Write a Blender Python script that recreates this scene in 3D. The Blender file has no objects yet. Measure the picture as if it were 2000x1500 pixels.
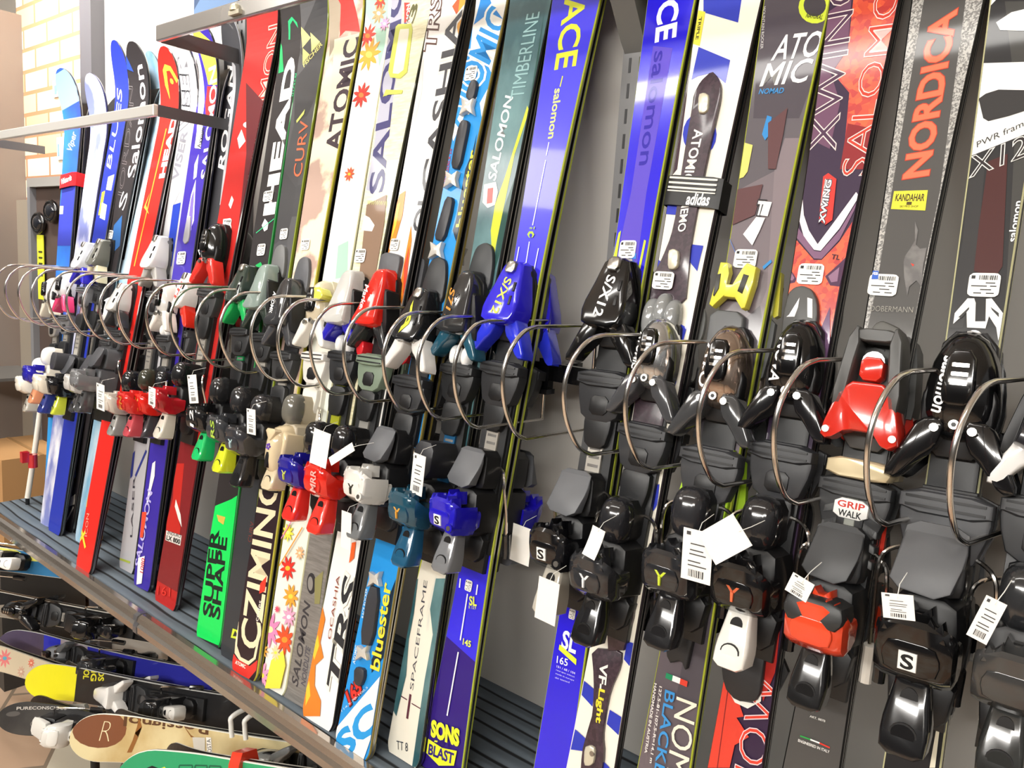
import bpy, math, random
from mathutils import Vector, Matrix
from mathutils.geometry import tessellate_polygon
from math import sin, cos, pi, radians, sqrt, tan, atan2
random.seed(7)
C = bpy.context.scene.collection
# ------------------------------------------------------------------ camera
RX = Vector((.772, .631, .064)); FZ = Vector((-.618, .772, -.1445))
FZ.normalize(); RX = (RX - FZ*RX.dot(FZ)).normalized(); UP = RX.cross(FZ)      # camera right, forward, up in the world
CAM = Vector((0, 0, 1.5)); F = 1500.0
cd = bpy.data.cameras.new('camera'); cam = bpy.data.objects.new('camera', cd); C.objects.link(cam)
cd.sensor_width = 36; cd.lens = 27; cd.clip_start = .02
M = Matrix((RX, UP, -FZ)).transposed().to_4x4(); M.translation = CAM; cam.matrix_world = M
bpy.context.scene.camera = cam
vs = bpy.context.scene.view_settings
vs.view_transform = 'Standard'; vs.look = 'None'; vs.gamma = 1; vs.use_curve_mapping = False; vs.exposure = .3
# ------------------------------------------------------------------ world and lights
wd = bpy.data.worlds.new('world'); bpy.context.scene.world = wd; wd.use_nodes = True
wn = wd.node_tree; wtc = wn.nodes.new('ShaderNodeTexCoord'); wsp = wn.nodes.new('ShaderNodeSeparateXYZ'); wrp = wn.nodes.new('ShaderNodeValToRGB')
wn.links.new(wtc.outputs['Generated'], wsp.inputs[0]); wn.links.new(wsp.outputs['Z'], wrp.inputs[0]); wn.links.new(wrp.outputs[0], wn.nodes['Background'].inputs[0])
wrp.color_ramp.elements[0].position = 0; wrp.color_ramp.elements[0].color = (.16, .14, .12, 1); wrp.color_ramp.elements[1].position = .5; wrp.color_ramp.elements[1].color = (1, .97, .93, 1)
wn.nodes['Background'].inputs[1].default_value = .40
def area(name, loc, target, sx, sy, power, col=(1, .97, .92)):
    l = bpy.data.lights.new(name, 'AREA'); l.shape = 'RECTANGLE'; l.size = sx; l.size_y = sy; l.energy = power; l.color = col
    o = bpy.data.objects.new(name, l); C.objects.link(o); o.location = loc
    o.rotation_euler = (Vector(target)-Vector(loc)).to_track_quat('-Z', 'Y').to_euler(); return o
area('ceiling_lamp_aisle', (-1.0, -3.3, 2.85), (-.9, .95, 1.0), 3.6, .4, 175)
area('ceiling_lamp_near', (-.8, -.35, 2.85), (-.9, .95, 1.2), 2.0, .07, 9)
area('ceiling_lamp_left', (-2.9, -.9, 2.85), (-2.5, 1.0, 1.2), 1.4, .5, 26)
area('ceiling_lamp_right', (1.2, -2.6, 2.85), (.0, .95, 1.0), 1.2, .3, 50)
ww = area('wall_washer', (-2.45, .55, 2.75), (-2.45, 1.10, 2.15), 1.5, .10, 24); ww.data.spread = radians(100)
# ------------------------------------------------------------------ photo frame to rays
def ray(x, y): return (RX*(x-1000) + UP*(750-y) + FZ*F)
def at_y(x, y, Y): d = ray(x, y); return CAM + d*(Y/d.y)
def at_z(x, y, Z): d = ray(x, y); return CAM + d*((Z-1.5)/d.z)
def proj(P):
    d = Vector(P)-CAM; z = d.dot(FZ); return (1000+F*d.dot(RX)/z, 750-F*d.dot(UP)/z)
# ------------------------------------------------------------------ materials
def lin(h):
    h = h.lstrip('#'); c = [int(h[i:i+2], 16)/255 for i in (0, 2, 4)]
    return tuple(x/12.92 if x < .04045 else ((x+.055)/1.055)**2.4 for x in c)+(1,)
MC = {}
def mat(h, rough=.35, metal=0, coat=0, clear=0):
    k = (h, rough, metal, coat, clear)
    if k in MC: return MC[k]
    m = bpy.data.materials.new('paint'); m.use_nodes = True; b = m.node_tree.nodes['Principled BSDF']
    b.inputs['Base Color'].default_value = lin(h); b.inputs['Roughness'].default_value = rough; b.inputs['Metallic'].default_value = metal
    b.inputs['Coat Weight'].default_value = coat; b.inputs['Coat Roughness'].default_value = .05; b.inputs['Specular IOR Level'].default_value = .25 if coat and rough > .3 else .5
    if clear: b.inputs['Transmission Weight'].default_value = clear
    MC[k] = m; return m
def nmat(name, c1, c2, scale=8, rough=.4, coat=0, kind='noise', stretch=(1, 1, 1), lo=.4, hi=.6, bump=0, metal=0):
    rough = .5 if coat else rough
    m = bpy.data.materials.new(name); m.use_nodes = True; nt = m.node_tree; b = nt.nodes['Principled BSDF']
    tc = nt.nodes.new('ShaderNodeTexCoord'); mp = nt.nodes.new('ShaderNodeMapping'); mp.inputs['Scale'].default_value = stretch
    nt.links.new(tc.outputs['Object'], mp.inputs[0])
    if kind == 'noise':
        t = nt.nodes.new('ShaderNodeTexNoise'); t.inputs['Scale'].default_value = scale; t.inputs['Detail'].default_value = 6; out = t.outputs[0]
    elif kind == 'cells':
        t = nt.nodes.new('ShaderNodeTexVoronoi'); t.inputs['Scale'].default_value = scale; out = t.outputs['Color']
    else:
        t = nt.nodes.new('ShaderNodeTexWave'); t.inputs['Scale'].default_value = scale; t.inputs['Distortion'].default_value = 2.2
        t.inputs['Detail Scale'].default_value = 2; t.bands_direction = 'Y'; out = t.outputs['Color']
    nt.links.new(mp.outputs[0], t.inputs[0])
    r = nt.nodes.new('ShaderNodeValToRGB'); r.color_ramp.elements[0].position = lo; r.color_ramp.elements[1].position = hi
    r.color_ramp.elements[0].color = lin(c1); r.color_ramp.elements[1].color = lin(c2)
    nt.links.new(out, r.inputs[0]); nt.links.new(r.outputs[0], b.inputs['Base Color'])
    b.inputs['Roughness'].default_value = rough; b.inputs['Coat Weight'].default_value = coat; b.inputs['Coat Roughness'].default_value = .1; b.inputs['Metallic'].default_value = metal
    if bump:
        bp = nt.nodes.new('ShaderNodeBump'); bp.inputs['Strength'].default_value = bump; bp.inputs['Distance'].default_value = .004
        nt.links.new(out, bp.inputs['Height']); nt.links.new(bp.outputs[0], b.inputs['Normal'])
    return m
def gloss(h): return mat(h, .5, 0, .4)
def plast(h): return mat(h, .42)
def shiny(h): return mat(h, .14, 0, .6)
CHROME = mat('#ece8e2', .16, 1); STEEL = mat('#b9b6b0', .28, 1); BLK = mat('#121214', .4); BLKG = mat('#08080a', .13, 0, .6); DGREY = mat('#3a3b3d', .5); WHT = mat('#f2f0ea', .35, 0, .3)
BASE = mat('#0c0c0e', .35)
def mm(c):
    if not isinstance(c, str): return c
    return gloss(c)
# ------------------------------------------------------------------ mesh builder
class G:
    def __init__(s): s.v = []; s.f = []; s.m = []; s.mats = []
    def mi(s, m):
        m = mm(m)
        if m not in s.mats: s.mats.append(m)
        return s.mats.index(m)
    def add(s, vs, fs, m):
        o = len(s.v); k = s.mi(m); s.v += [tuple(p) for p in vs]
        for f in fs: s.f.append([i+o for i in f]); s.m.append(k)
    def rings(s, rs, m, cap=True, capm=None):
        n = len(rs[0]); o = len(s.v); k = s.mi(m)
        for r in rs: s.v += [tuple(p) for p in r]
        for a in range(len(rs)-1):
            for i in range(n):
                j = (i+1) % n; s.f.append([o+a*n+i, o+a*n+j, o+(a+1)*n+j, o+(a+1)*n+i]); s.m.append(k)
        if cap:
            s.f.append([o+i for i in range(n)][::-1]); s.m.append(k)
            s.f.append([o+(len(rs)-1)*n+i for i in range(n)]); s.m.append(s.mi(capm) if capm else k)
    def build(s, name, parent=None, smooth=38):
        me = bpy.data.meshes.new(name); me.from_pydata(s.v, [], s.f)
        for m in s.mats: me.materials.append(m)
        me.polygons.foreach_set('material_index', s.m); me.update()
        if smooth:
            me.polygons.foreach_set('use_smooth', [True]*len(me.polygons)); me.set_sharp_from_angle(angle=radians(smooth))
        o = bpy.data.objects.new(name, me); C.objects.link(o)
        if parent: o.parent = parent
        return o
def ccw(p):
    a = sum(p[i][0]*p[(i+1) % len(p)][1]-p[(i+1) % len(p)][0]*p[i][1] for i in range(len(p)))
    return list(p) if a > 0 else list(p)[::-1]
def chai(p, it=1, q=.25):
    for _ in range(it):
        o = []
        for i in range(len(p)):
            a, b = p[i], p[(i+1) % len(p)]
            o += [(a[0]*(1-q)+b[0]*q, a[1]*(1-q)+b[1]*q), (a[0]*q+b[0]*(1-q), a[1]*q+b[1]*(1-q))]
        p = o
    return p
def slab(g, poly, z0, z1, m, ins=.003, topm=None, rnd=1, sl=0, tilt=0):
    """plate of outline poly from z0 to z1, rounded plan, top edge drawn in; tilt lifts the top with s; sl shrinks the top"""
    p = chai(ccw(poly), rnd, .2) if rnd else ccw(poly)
    cx = sum(a[0] for a in p)/len(p); cy = sum(a[1] for a in p)/len(p)
    def sh(d):
        o = []
        for x, y in p:
            r = sqrt((x-cx)**2+(y-cy)**2) or 1; k = max(.05, 1-d/r); o.append((cx+(x-cx)*k, cy+(y-cy)*k))
        return o
    zt = lambda y, z: z + tilt*(y-cy)
    r1 = sh(sl); r2 = sh(sl+ins*.35); r3 = sh(sl+ins)
    g.rings([[(x, y, z0) for x, y in p], [(x, y, zt(y, z1-ins)) for x, y in r1], [(x, y, zt(y, z1-ins*.3)) for x, y in r2], [(x, y, zt(y, z1)) for x, y in r3]], m, True, topm)
def rect(x0, x1, y0, y1): return [(x0, y0), (x1, y0), (x1, y1), (x0, y1)]
def box(g, a, b, m):
    x0, y0, z0 = a; x1, y1, z1 = b
    g.rings([[(x0, y0, z0), (x1, y0, z0), (x1, y1, z0), (x0, y1, z0)], [(x0, y0, z1), (x1, y0, z1), (x1, y1, z1), (x0, y1, z1)]], m)
def dome(g, cx, cy, rx, ry, z0, h, m, n=20, e=2.4, tp=0):
    rs = []
    for k in range(8):
        t = k/7*pi/2*.97; c = cos(t)**(2/e); z = z0+h*sin(t)**(2/e) if k else z0
        rs.append([(cx+rx*(1-tp*sin(a)-tp*.15)*c*math.copysign(abs(cos(a))**(2/e), cos(a)), cy+ry*c*math.copysign(abs(sin(a))**(2/e), sin(a)), z) for a in [2*pi*i/n for i in range(n)]])
    g.rings(rs, m)
def disc(g, cx, cy, r, z0, z1, m, n=14, ry=None):
    ry = ry or r
    g.rings([[(cx+r*cos(2*pi*i/n), cy+ry*sin(2*pi*i/n), z) for i in range(n)] for z in (z0, z1)], m)
def tube(g, pts, r, m, n=8, closed=False):
    pts = [Vector(p) for p in pts]; rs = []; prev = None
    for i, p in enumerate(pts):
        a = pts[i-1] if i else (pts[-1] if closed else p); b = pts[(i+1) % len(pts)] if (i < len(pts)-1 or closed) else p
        t = (b-a).normalized()
        u = (prev - t*prev.dot(t)) if prev else (Vector((0, 0, 1)).cross(t) if abs(t.z) < .9 else Vector((1, 0, 0)).cross(t))
        u.normalize(); prev = u; w = t.cross(u)
        rs.append([p+u*r*cos(2*pi*k/n)+w*r*sin(2*pi*k/n) for k in range(n)])
    if closed: rs.append(rs[0])
    g.rings(rs, m, not closed)
def smooth_path(pts, sub=5):
    P = [Vector(p) for p in pts]; o = []
    for i in range(len(P)-1):
        p0 = P[max(i-1, 0)]; p1 = P[i]; p2 = P[i+1]; p3 = P[min(i+2, len(P)-1)]
        for k in range(sub):
            t = k/sub; o.append(.5*((2*p1)+(p2-p0)*t+(2*p0-5*p1+4*p2-p3)*t*t+(3*p1-p0-3*p2+p3)*t**3))
    return o+[P[-1]]
def prof(g, pr, st, m):
    """side profile pr [(s,z)] swept over stations (w, scale, ds)"""
    cs = sum(p[0] for p in pr)/len(pr); z0 = min(p[1] for p in pr)
    rs = [[(w, cs+ds+(s-cs)*k, z0+(z-z0)*k) for s, z in pr] for w, k, ds in st]
    g.rings(rs, m)
# ------------------------------------------------------------------ text
TC = {}
def ttris(txt, shear=0, off=0):
    k = (txt, shear, off)
    if k in TC: return TC[k]
    c = bpy.data.curves.new('t', 'FONT'); c.body = txt; c.shear = shear; c.offset = off; c.resolution_u = 3
    o = bpy.data.objects.new('t', c); C.objects.link(o); bpy.context.view_layer.update()
    me = bpy.data.meshes.new_from_object(o.evaluated_get(bpy.context.evaluated_depsgraph_get())); me.calc_loop_triangles()
    v = [(p.co.x, p.co.y) for p in me.vertices]; t = [tuple(q.vertices) for q in me.loop_triangles]
    bpy.data.objects.remove(o); bpy.data.curves.remove(c); bpy.data.meshes.remove(me)
    bb = (min(p[0] for p in v), min(p[1] for p in v), max(p[0] for p in v), max(p[1] for p in v))
    TC[k] = (v, t, bb); return TC[k]
def text_tris(txt, a, b, h, shear=0, off=0):
    """triangles (2D) of txt laid from a to b with height h; up = left of a->b"""
    v, t, _ = ttris(txt, shear, off); bb = ttris(txt, shear, 0)[2]
    dx, dy = b[0]-a[0], b[1]-a[1]; L = sqrt(dx*dx+dy*dy) or 1e-6; ux, uy = dx/L, dy/L
    sx = L/(bb[2]-bb[0]); sy = h/(bb[3]-bb[1])
    q = [((x-bb[0])*sx, (y-bb[1])*sy) for x, y in v]
    q = [(a[0]+ux*x-uy*y, a[1]+uy*x+ux*y) for x, y in q]
    return [[q[i] for i in tr] for tr in t]
def clip(poly, a, b, c):
    o = []
    for i in range(len(poly)):
        p, q = poly[i], poly[(i+1) % len(poly)]; fp = a*p[0]+b*p[1]+c; fq = a*q[0]+b*q[1]+c
        if fp >= 0: o.append(p)
        if (fp >= 0) != (fq >= 0):
            t = fp/(fp-fq); o.append((p[0]+(q[0]-p[0])*t, p[1]+(q[1]-p[1])*t))
    return o
def props(o, label, cat, group=None, kind=None):
    if label: o['label'] = label
    if cat: o['category'] = cat
    if group: o['group'] = group
    if kind: o['kind'] = kind
    return o
def empty(name, mtx):
    o = bpy.data.objects.new(name, None); C.objects.link(o); o.empty_display_size = .05; o.matrix_world = mtx; return o
def copy_tree(o, parent=None):
    c = o.copy(); C.objects.link(c)
    if parent: c.parent = parent
    for ch in list(o.children): copy_tree(ch, c)
    return c
# ------------------------------------------------------------------ skis
SHELF = .70; LEAN_TOP = 1.035
def lsq(xs, ys, deg):
    n = deg+1; A = [[sum(x**(i+j) for x in xs) for j in range(n)] for i in range(n)]; B = [sum(y*x**i for x, y in zip(xs, ys)) for i in range(n)]
    for i in range(n):
        p = max(range(i, n), key=lambda r: abs(A[r][i])); A[i], A[p] = A[p], A[i]; B[i], B[p] = B[p], B[i]
        for r in range(i+1, n):
            k = A[r][i]/A[i][i]; B[r] -= k*B[i]; A[r] = [u-k*w for u, w in zip(A[r], A[i])]
    X = [0]*n
    for i in range(n-1, -1, -1): X[i] = (B[i]-sum(A[i][j]*X[j] for j in range(i+1, n)))/A[i][i]
    return X
class Ski:
    TH = .013
    def __init__(s, nick, edges, top='#888888', side='#141416', tail=None, tip=None, Yb=.80, L=1.45, dy=0, lay=None, round_tail=.02, cat='ski'):
        s.nick = nick; s.layer = 0; s.toe_s = .0; s.pw = .023
        if lay is None:
            if tail: Yb = at_z(tail[0], tail[1], SHELF).y
            Yb += dy; s.tn = (LEAN_TOP+dy-Yb)/1.25; s.P0 = Vector((0, Yb, SHELF)); s.N = Vector((0, -1, s.tn)).normalized()
            cs = [s.hit((xl+xr)/2, y) for y, xl, xr in edges]
            zs = [p.z for p in cs]; c = lsq(zs, [p.x for p in cs], 1)
            z0 = SHELF+.002; A = Vector((c[0]+c[1]*z0, Yb+s.tn*(z0-SHELF), z0)); B = Vector((c[0]+c[1]*2.3, Yb+s.tn*(2.3-SHELF), 2.3))
            s.S = (B-A).normalized()
        else:
            A, s.S, s.N, L = lay; s.P0 = A
        s.W = s.S.cross(s.N).normalized(); s.N = s.W.cross(s.S).normalized(); s.P0 = A.copy()
        s.O = A - s.N*s.TH
        if tip and lay is None: L = s.loc(*tip)[1]
        s.L = L
        pts = []
        if lay is None:
            for y, xl, xr in edges:
                a, b = s.loc(xl, y), s.loc(xr, y); pts.append(((a[1]+b[1])/2, (b[0]-a[0])/2))
        else: pts = edges
        xs = [p[0] for p in pts]; ys = [p[1] for p in pts]
        q = lsq(xs, ys, 2) if len(pts) > 2 else lsq(xs, ys, 1)+[0]
        lo, hi = min(ys)*.97, max(ys)*1.06
        s.hwf = lambda t: min(hi, max(lo, q[0]+q[1]*t+q[2]*t*t))
        s.st = []
        t = 0
        while t < L-.0015:
            s.st.append(t); t += .004 if t < .015 else (.035 if t < L-.2 else (.014 if t < L-.05 else (.006 if t < L-.012 else .0025)))
        s.st.append(L-.001)
        s.rt = round_tail
        m = Matrix((s.W, s.S, s.N)).transposed().to_4x4(); m.translation = s.O
        s.M = m; s.root = empty('ski', m)
        s.top = mm(top); s.side = mm(side); s.g = G(); s.core = G()
        s.body()
    def hit(s, x, y, h=0):
        d = ray(x, y); P = s.P0+s.N*h; k = (P-CAM).dot(s.N)/d.dot(s.N); return CAM+d*k
    def loc(s, x, y, h=0):
        p = s.hit(x, y, h)-s.O; return (p.dot(s.W), p.dot(s.S))
    def world(s, w, t, h=0): return s.O+s.W*w+s.S*t+s.N*(h+s.TH)
    def hw(s, t):
        h = s.hwf(t); e = s.L-t; r = .075
        if e < r: k = 1-e/r; h *= sqrt(max(.0, 1-k**2.3))
        if t < s.rt: k = 1-t/s.rt; h -= (.35*s.rt)*k*k
        return max(h, .002)
    def zc(s, t):
        k = max(0, (t-(s.L-.19))/.19); return .004*sin(pi*min(1, t/s.L))+.052*k**2.0
    def th(s, t): return s.TH-.004-.003*abs(2*t/s.L-1)
    def body(s):
        rs = []
        for t in s.st:
            h = s.hw(t); z = s.zc(t); H = s.TH - s.zc(s.L*.5)*1 if False else s.th(t); e = min(.0016, h*.3)
            rs.append([(-h, t, z), (h, t, z), (h, t, z+.0022), (h, t, z+H-.0016), (h-e, t, z+H), (-h+e, t, z+H), (-h, t, z+H-.0016), (-h, t, z+.0022)])
        ms = [BASE, STEEL, s.side, s.side, None, s.side, s.side, STEEL]
        for i in range(8):
            g = s.core if ms[i] else s.g; m = ms[i] or s.top
            for a in range(len(rs)-1):
                j = (i+1) % 8; g.add([rs[a][i], rs[a][j], rs[a+1][j], rs[a+1][i]], [(0, 1, 2, 3)] if i else [(0, 1, 2, 3)], m)
        for r, rev in ((rs[0], False), (rs[-1], True)):
            s.core.add(r, [tuple(range(8)) if not rev else tuple(range(8))[::-1]], s.side)
    def put(s, tris, m, lift=None):
        s.layer += 1; off = .00012*s.layer if lift is None else lift
        st = s.st
        for tr in tris:
            lo = min(p[1] for p in tr); hi = max(p[1] for p in tr)
            for a in range(len(st)-1):
                s0, s1 = st[a], st[a+1]
                if s1 <= lo or s0 >= hi: continue
                h0, h1 = s.hw(s0)-.0018, s.hw(s1)-.0018
                if h0 < .002 or h1 < .002: continue
                p = clip(tr, 0, 1, -s0)
                if len(p) > 2: p = clip(p, 0, -1, s1)
                k = (h1-h0)/(s1-s0)
                if len(p) > 2: p = clip(p, 1, k, h0-k*s0)
                if len(p) > 2: p = clip(p, -1, k, h0-k*s0)
                if len(p) < 3: continue
                z0, z1 = s.zc(s0)+s.th(s0), s.zc(s1)+s.th(s1)
                vs_ = [(x, y, z0+(z1-z0)*(y-s0)/(s1-s0)+off) for x, y in ccw(p)]
                s.g.add(vs_, [tuple(range(len(vs_)))], m)
    def P(s, col, *pp):
        """filled polygon traced in photo coordinates on the top sheet"""
        for poly in pp:
            q = [s.loc(*p) for p in poly]; s.Q(col, q)
        return s
    def Q(s, col, q):
        v = [Vector((a, b, 0)) for a, b in q]
        s.put([[q[i] for i in tr] for tr in tessellate_polygon([v])], col); return s
    def band(s, col, y0, y1, u0=-1, u1=1):
        """patch across the sheet between two photo heights, u = fraction of half width"""
        c = lambda y: s.sat(y)
        t0, t1 = c(y0), c(y1); n = 8; q = []
        ts = [t0+(t1-t0)*i/n for i in range(n+1)]
        q = [(u0*s.hwf(t), t) for t in ts]+[(u1*s.hwf(t), t) for t in ts[::-1]]
        return s.Q(col, q)
    def sat(s, y, h=0):
        """s coordinate where the ski's axis passes photo row y"""
        lo, hi = -.2, s.L+.6
        for _ in range(40):
            m = (lo+hi)/2; P = s.world(0, m, h)
            if proj(P)[1] > y: lo = m
            else: hi = m
        return (lo+hi)/2
    def mpp(s, x, y, dx, dy):
        a = s.loc(x, y); b = s.loc(x+dx, y+dy); return sqrt((a[0]-b[0])**2+(a[1]-b[1])**2)
    def T(s, txt, x0, y0, x1, y1, h, col, shear=0, off=0, out=None, ow=.03):
        a = s.loc(x0, y0); b = s.loc(x1, y1); d = sqrt((x1-x0)**2+(y1-y0)**2)
        H = h*s.mpp((x0+x1)/2, (y0+y1)/2, (y1-y0)/d, -(x1-x0)/d)
        if out: s.put(text_tris(txt, a, b, H, shear, off+ow), out)
        s.put(text_tris(txt, a, b, H, shear, off), col); return s
    def LN(s, col, x0, y0, x1, y1, w):
        a = s.loc(x0, y0); b = s.loc(x1, y1); dx, dy = b[0]-a[0], b[1]-a[1]; l = sqrt(dx*dx+dy*dy); k = w*s.mpp(x0, y0, 1, 0)/2/l
        return s.Q(col, [(a[0]-dy*k, a[1]+dx*k), (b[0]-dy*k, b[1]+dx*k), (b[0]+dy*k, b[1]-dx*k), (a[0]+dy*k, a[1]-dx*k)])
    def EL(s, col, x, y, rx, ry, n=18):
        return s.Q(col, [s.loc(x+rx*cos(2*pi*i/n), y+ry*sin(2*pi*i/n)) for i in range(n)])
    def flower(s, x, y, r, col, cen='#f5e36a', n=9):
        c = s.loc(x, y); a = r*s.mpp(x, y, 1, 0); q = []
        for i in range(n*4):
            t = 2*pi*i/(n*4); k = a*(.72+.28*cos(n*t)); q.append((c[0]+k*cos(t), c[1]+k*sin(t)))
        s.Q(col, q); return s.EL(cen, x, y, r*.3, r*.3, 10)
    def sticker(s, x, y, w=26, h=30, rot=0):
        """white price sticker with its bar code, a mesh of its own"""
        c = s.loc(x, y); k = s.mpp(x, y, 1, 0)/2; k2 = s.mpp(x, y, 0, 1)/2; a, b = w*k, h*k2
        g = G(); z = s.zc(c[1])+s.th(c[1])+.0009+.00012*s.layer
        R = lambda u, v: (c[0]+u*cos(rot)-v*sin(rot), c[1]+u*sin(rot)+v*cos(rot))
        p = [R(u, v) for u, v in chai(rect(-a, a, -b, b), 2, .12)]
        g.rings([[(x_, y_, z-.0008) for x_, y_ in ccw(p)], [(x_, y_, z) for x_, y_ in ccw(p)]], WHT)
        def br(u0, u1, v0, v1):
            q = [R(u0*a, v0*b), R(u1*a, v0*b), R(u1*a, v1*b), R(u0*a, v1*b)]
            g.add([(x_, y_, z+.0002) for x_, y_ in q], [(0, 1, 2, 3)], '#2a2a2c')
        rr = random.Random(int(x*7+y))
        u = -.35
        while u < .8: wv = rr.choice((.03, .05, .08)); br(u, u+wv, .42, .8); u += wv+rr.choice((.04, .06))
        for v, lo, hi in ((.12, .1, .7), (-.15, -.8, .2), (-.15, .4, .8), (-.45, -.2, .5), (-.75, -.6, -.1), (-.75, .2, .7)): br(lo, hi, v, v+.09)
        br(-.85, -.6, .5, .78)
        g.build('price_sticker', s.root, 0); return s
    def raised(s, name, px, z0, z1, m, ins=.002, rnd=1, off=0, local=False, **k):
        g = G(); q = px if local else [s.loc(*p) for p in px]; c = sum(p[1] for p in q)/len(q); b = s.zc(c)+s.th(c)
        slab(g, q, b+z0-.001, b+z1, m, ins, rnd=rnd, **k); g.build(name, s.root); return s
    # -------------------------------------------------------------- binding parts
    def toe(s, x, y, c1, c2='#161618', wing='#161618', style='wedge', txt=None, tc='#f4f4f4', afd='#2c2d2f', k=1.0, strip=None, petals=None, back=None, t=None):
        s0 = s.loc(x, y, .035)[1] if t is None else t
        b = s.zc(s0)+s.th(s0)-.001; c1 = shiny(c1) if isinstance(c1, str) else c1; c2 = plast(c2) if isinstance(c2, str) else c2; wing = shiny(wing) if isinstance(wing, str) else wing
        X = lambda p: [(u*k, s0+v*k) for u, v in p]
        g = G()
        slab(g, X([(-.021, -.052), (.021, -.052), (.024, .0), (.018, .05), (-.018, .05), (-.024, .0)]), b, b+.016, c2)
        if style == 'wedge':
            slab(g, X([(-.015, .052), (.015, .052), (.021, .03), (.030, -.012), (.023, -.034), (-.023, -.034), (-.030, -.012), (-.021, .03)]), b+.012, b+.046, c1, .006, tilt=-.28, sl=.002)
            slab(g, X([(-.007, .05), (.007, .05), (.008, .034), (-.008, .034)]), b+.03, b+.041, STEEL, .002, tilt=-.28)
            for q in (0, 1): slab(g, X([(.013, .022-.018*q), (.0165, .022-.018*q), (.0175, .010-.018*q), (.014, .010-.018*q)]), b+.03, b+.046+.005*q, BLK, .0005, tilt=-.28, rnd=0)
        elif style == 'dome':
            dome(g, 0, s0+.006*k, .027*k, .045*k, b+.010, .038, c1, e=2.5, tp=.24)
            for q in (-1, 1): slab(g, X([(.020*q, .012), (.027*q, -.006), (.024*q, -.03), (.012*q, -.026)]), b+.012, b+.034, c2, .004)
            slab(g, X([(-.009, .032), (.009, .032), (.012, 0), (.009, -.012), (-.009, -.012), (-.012, 0)]), b+.03, b+.053, BLKG, .003)
            for q in range(3): slab(g, X(rect(-.006, .006, .004+.007*q, .007+.007*q)), b+.05, b+.0538, CHROME, .0003, rnd=0)
            disc(g, 0, s0-.026*k, .005, b+.03, b+.044, STEEL)
            disc(g, 0, s0-.026*k, .0025, b+.03, b+.0445, BLK, 6)
        elif style == 'spine':
            slab(g, X([(-.012, .058), (.012, .058), (.02, .03), (.026, -.02), (.03, -.04), (-.03, -.04), (-.026, -.02), (-.02, .03)]), b+.012, b+.050, c1, .007, tilt=-.2, sl=.002)
            slab(g, X([(-.026, .02), (-.018, .025), (-.03, -.045), (-.042, -.045)]), b+.01, b+.04, c2, .004)
            slab(g, X([(.026, .02), (.018, .025), (.03, -.045), (.042, -.045)]), b+.01, b+.04, c2, .004)
        elif style == 'frame':
            slab(g, X([(-.030, -.015), (-.020, -.015), (-.012, .045), (-.016, .065), (-.024, .05)]), b+.008, b+.05, c2, .004)
            slab(g, X([(.030, -.015), (.020, -.015), (.012, .045), (.016, .065), (.024, .05)]), b+.008, b+.05, c2, .004)
            slab(g, X(rect(-.018, .018, .048, .06)), b+.02, b+.048, c2, .003)
            disc(g, 0, s0+.03*k, .010*k, b+.01, b+.04, BLKG); slab(g, X(rect(-.010, .010, .012, .034)), b+.02, b+.044, c1, .002)
            slab(g, X([(-.036, -.042), (-.022, .01), (.022, .01), (.036, -.042), (.024, -.05), (.014, -.036), (-.014, -.036), (-.028, -.048)]), b+.014, b+.05, c1, .004)
            for q in (-1, 1): disc(g, q*.029*k, s0-.038*k, .004, b+.03, b+.052, CHROME)
        for q in (-1, 1):
            w = [(.006*q, -.022), (.024*q, -.022), (.036*q, -.045), (.047*q, -.072), (.036*q, -.074), (.022*q, -.056), (.010*q, -.044)]
            if style != 'frame': slab(g, X(w), b+.014, b+.042, wing, .004, rnd=1)
        for q in (-1, 1): disc(g, q*.013*k, s0-.030*k, .0045, b+.02, b+.0465, STEEL, 10)
        if petals:
            for q in (-1, 1): dome(g, q*.0115*k, s0-.068*k, .009*k, .016*k, b+.012, .016, mat(petals, .2, 0, .5))
        o = g.build('toe_piece', s.root)
        if txt:
            tt = G(); a = (.0045*k-.001, s0+.028*k); e = (-.002*k, s0-.026*k) if style == 'wedge' else (.001, s0-.03*k)
            a, e = ((-.005*k, s0+.028*k), (-.008*k, s0-.020*k)) if style == 'wedge' else ((-.012*k, s0+.026*k), (-.016*k, s0-.018*k))
            for tr in text_tris(txt, a, e, (.012 if style == 'wedge' else .0095)*k, .15, .02):
                tt.add([(p[0], p[1], b+.0470-.28*(p[1]-s0-.008*k) if style == 'wedge' else b+(.0545 if style == 'spine' else .0500)) for p in ccw(tr)], [(0, 1, 2)], tc)
            tt.build('toe_lettering', o, 0)
        a = G()
        slab(a, X([(-.031, -.078), (.031, -.078), (.033, -.104), (.022, -.138), (-.022, -.138), (-.033, -.104)]), b, b+.020, plast(afd), .004)
        slab(a, X(rect(-.033, .033, -.098, -.080)), b+.004, b+.027, plast(afd), .004)
        for q in (0, 1): slab(a, X(rect(-.028, .028, -.0865-.007*q, -.0845-.007*q)), b+.02, b+.0285, BLK, .0004, rnd=0)
        slab(a, X(rect(-.012, .012, -.13, -.108)), b+.01, b+.022, BLK, .001)
        a.build('boot_rest', s.root)
        if back:
            g = G(); p = [(-.024, .03), (.024, .03), (.023, .07), (.016, .098), (0, .105), (-.016, .098), (-.023, .07)]
            slab(g, X(p), b, b+.008, plast(back), .003, rnd=2); g.build('front_plate', s.root)
        s.toe_s = s0; return s
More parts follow.
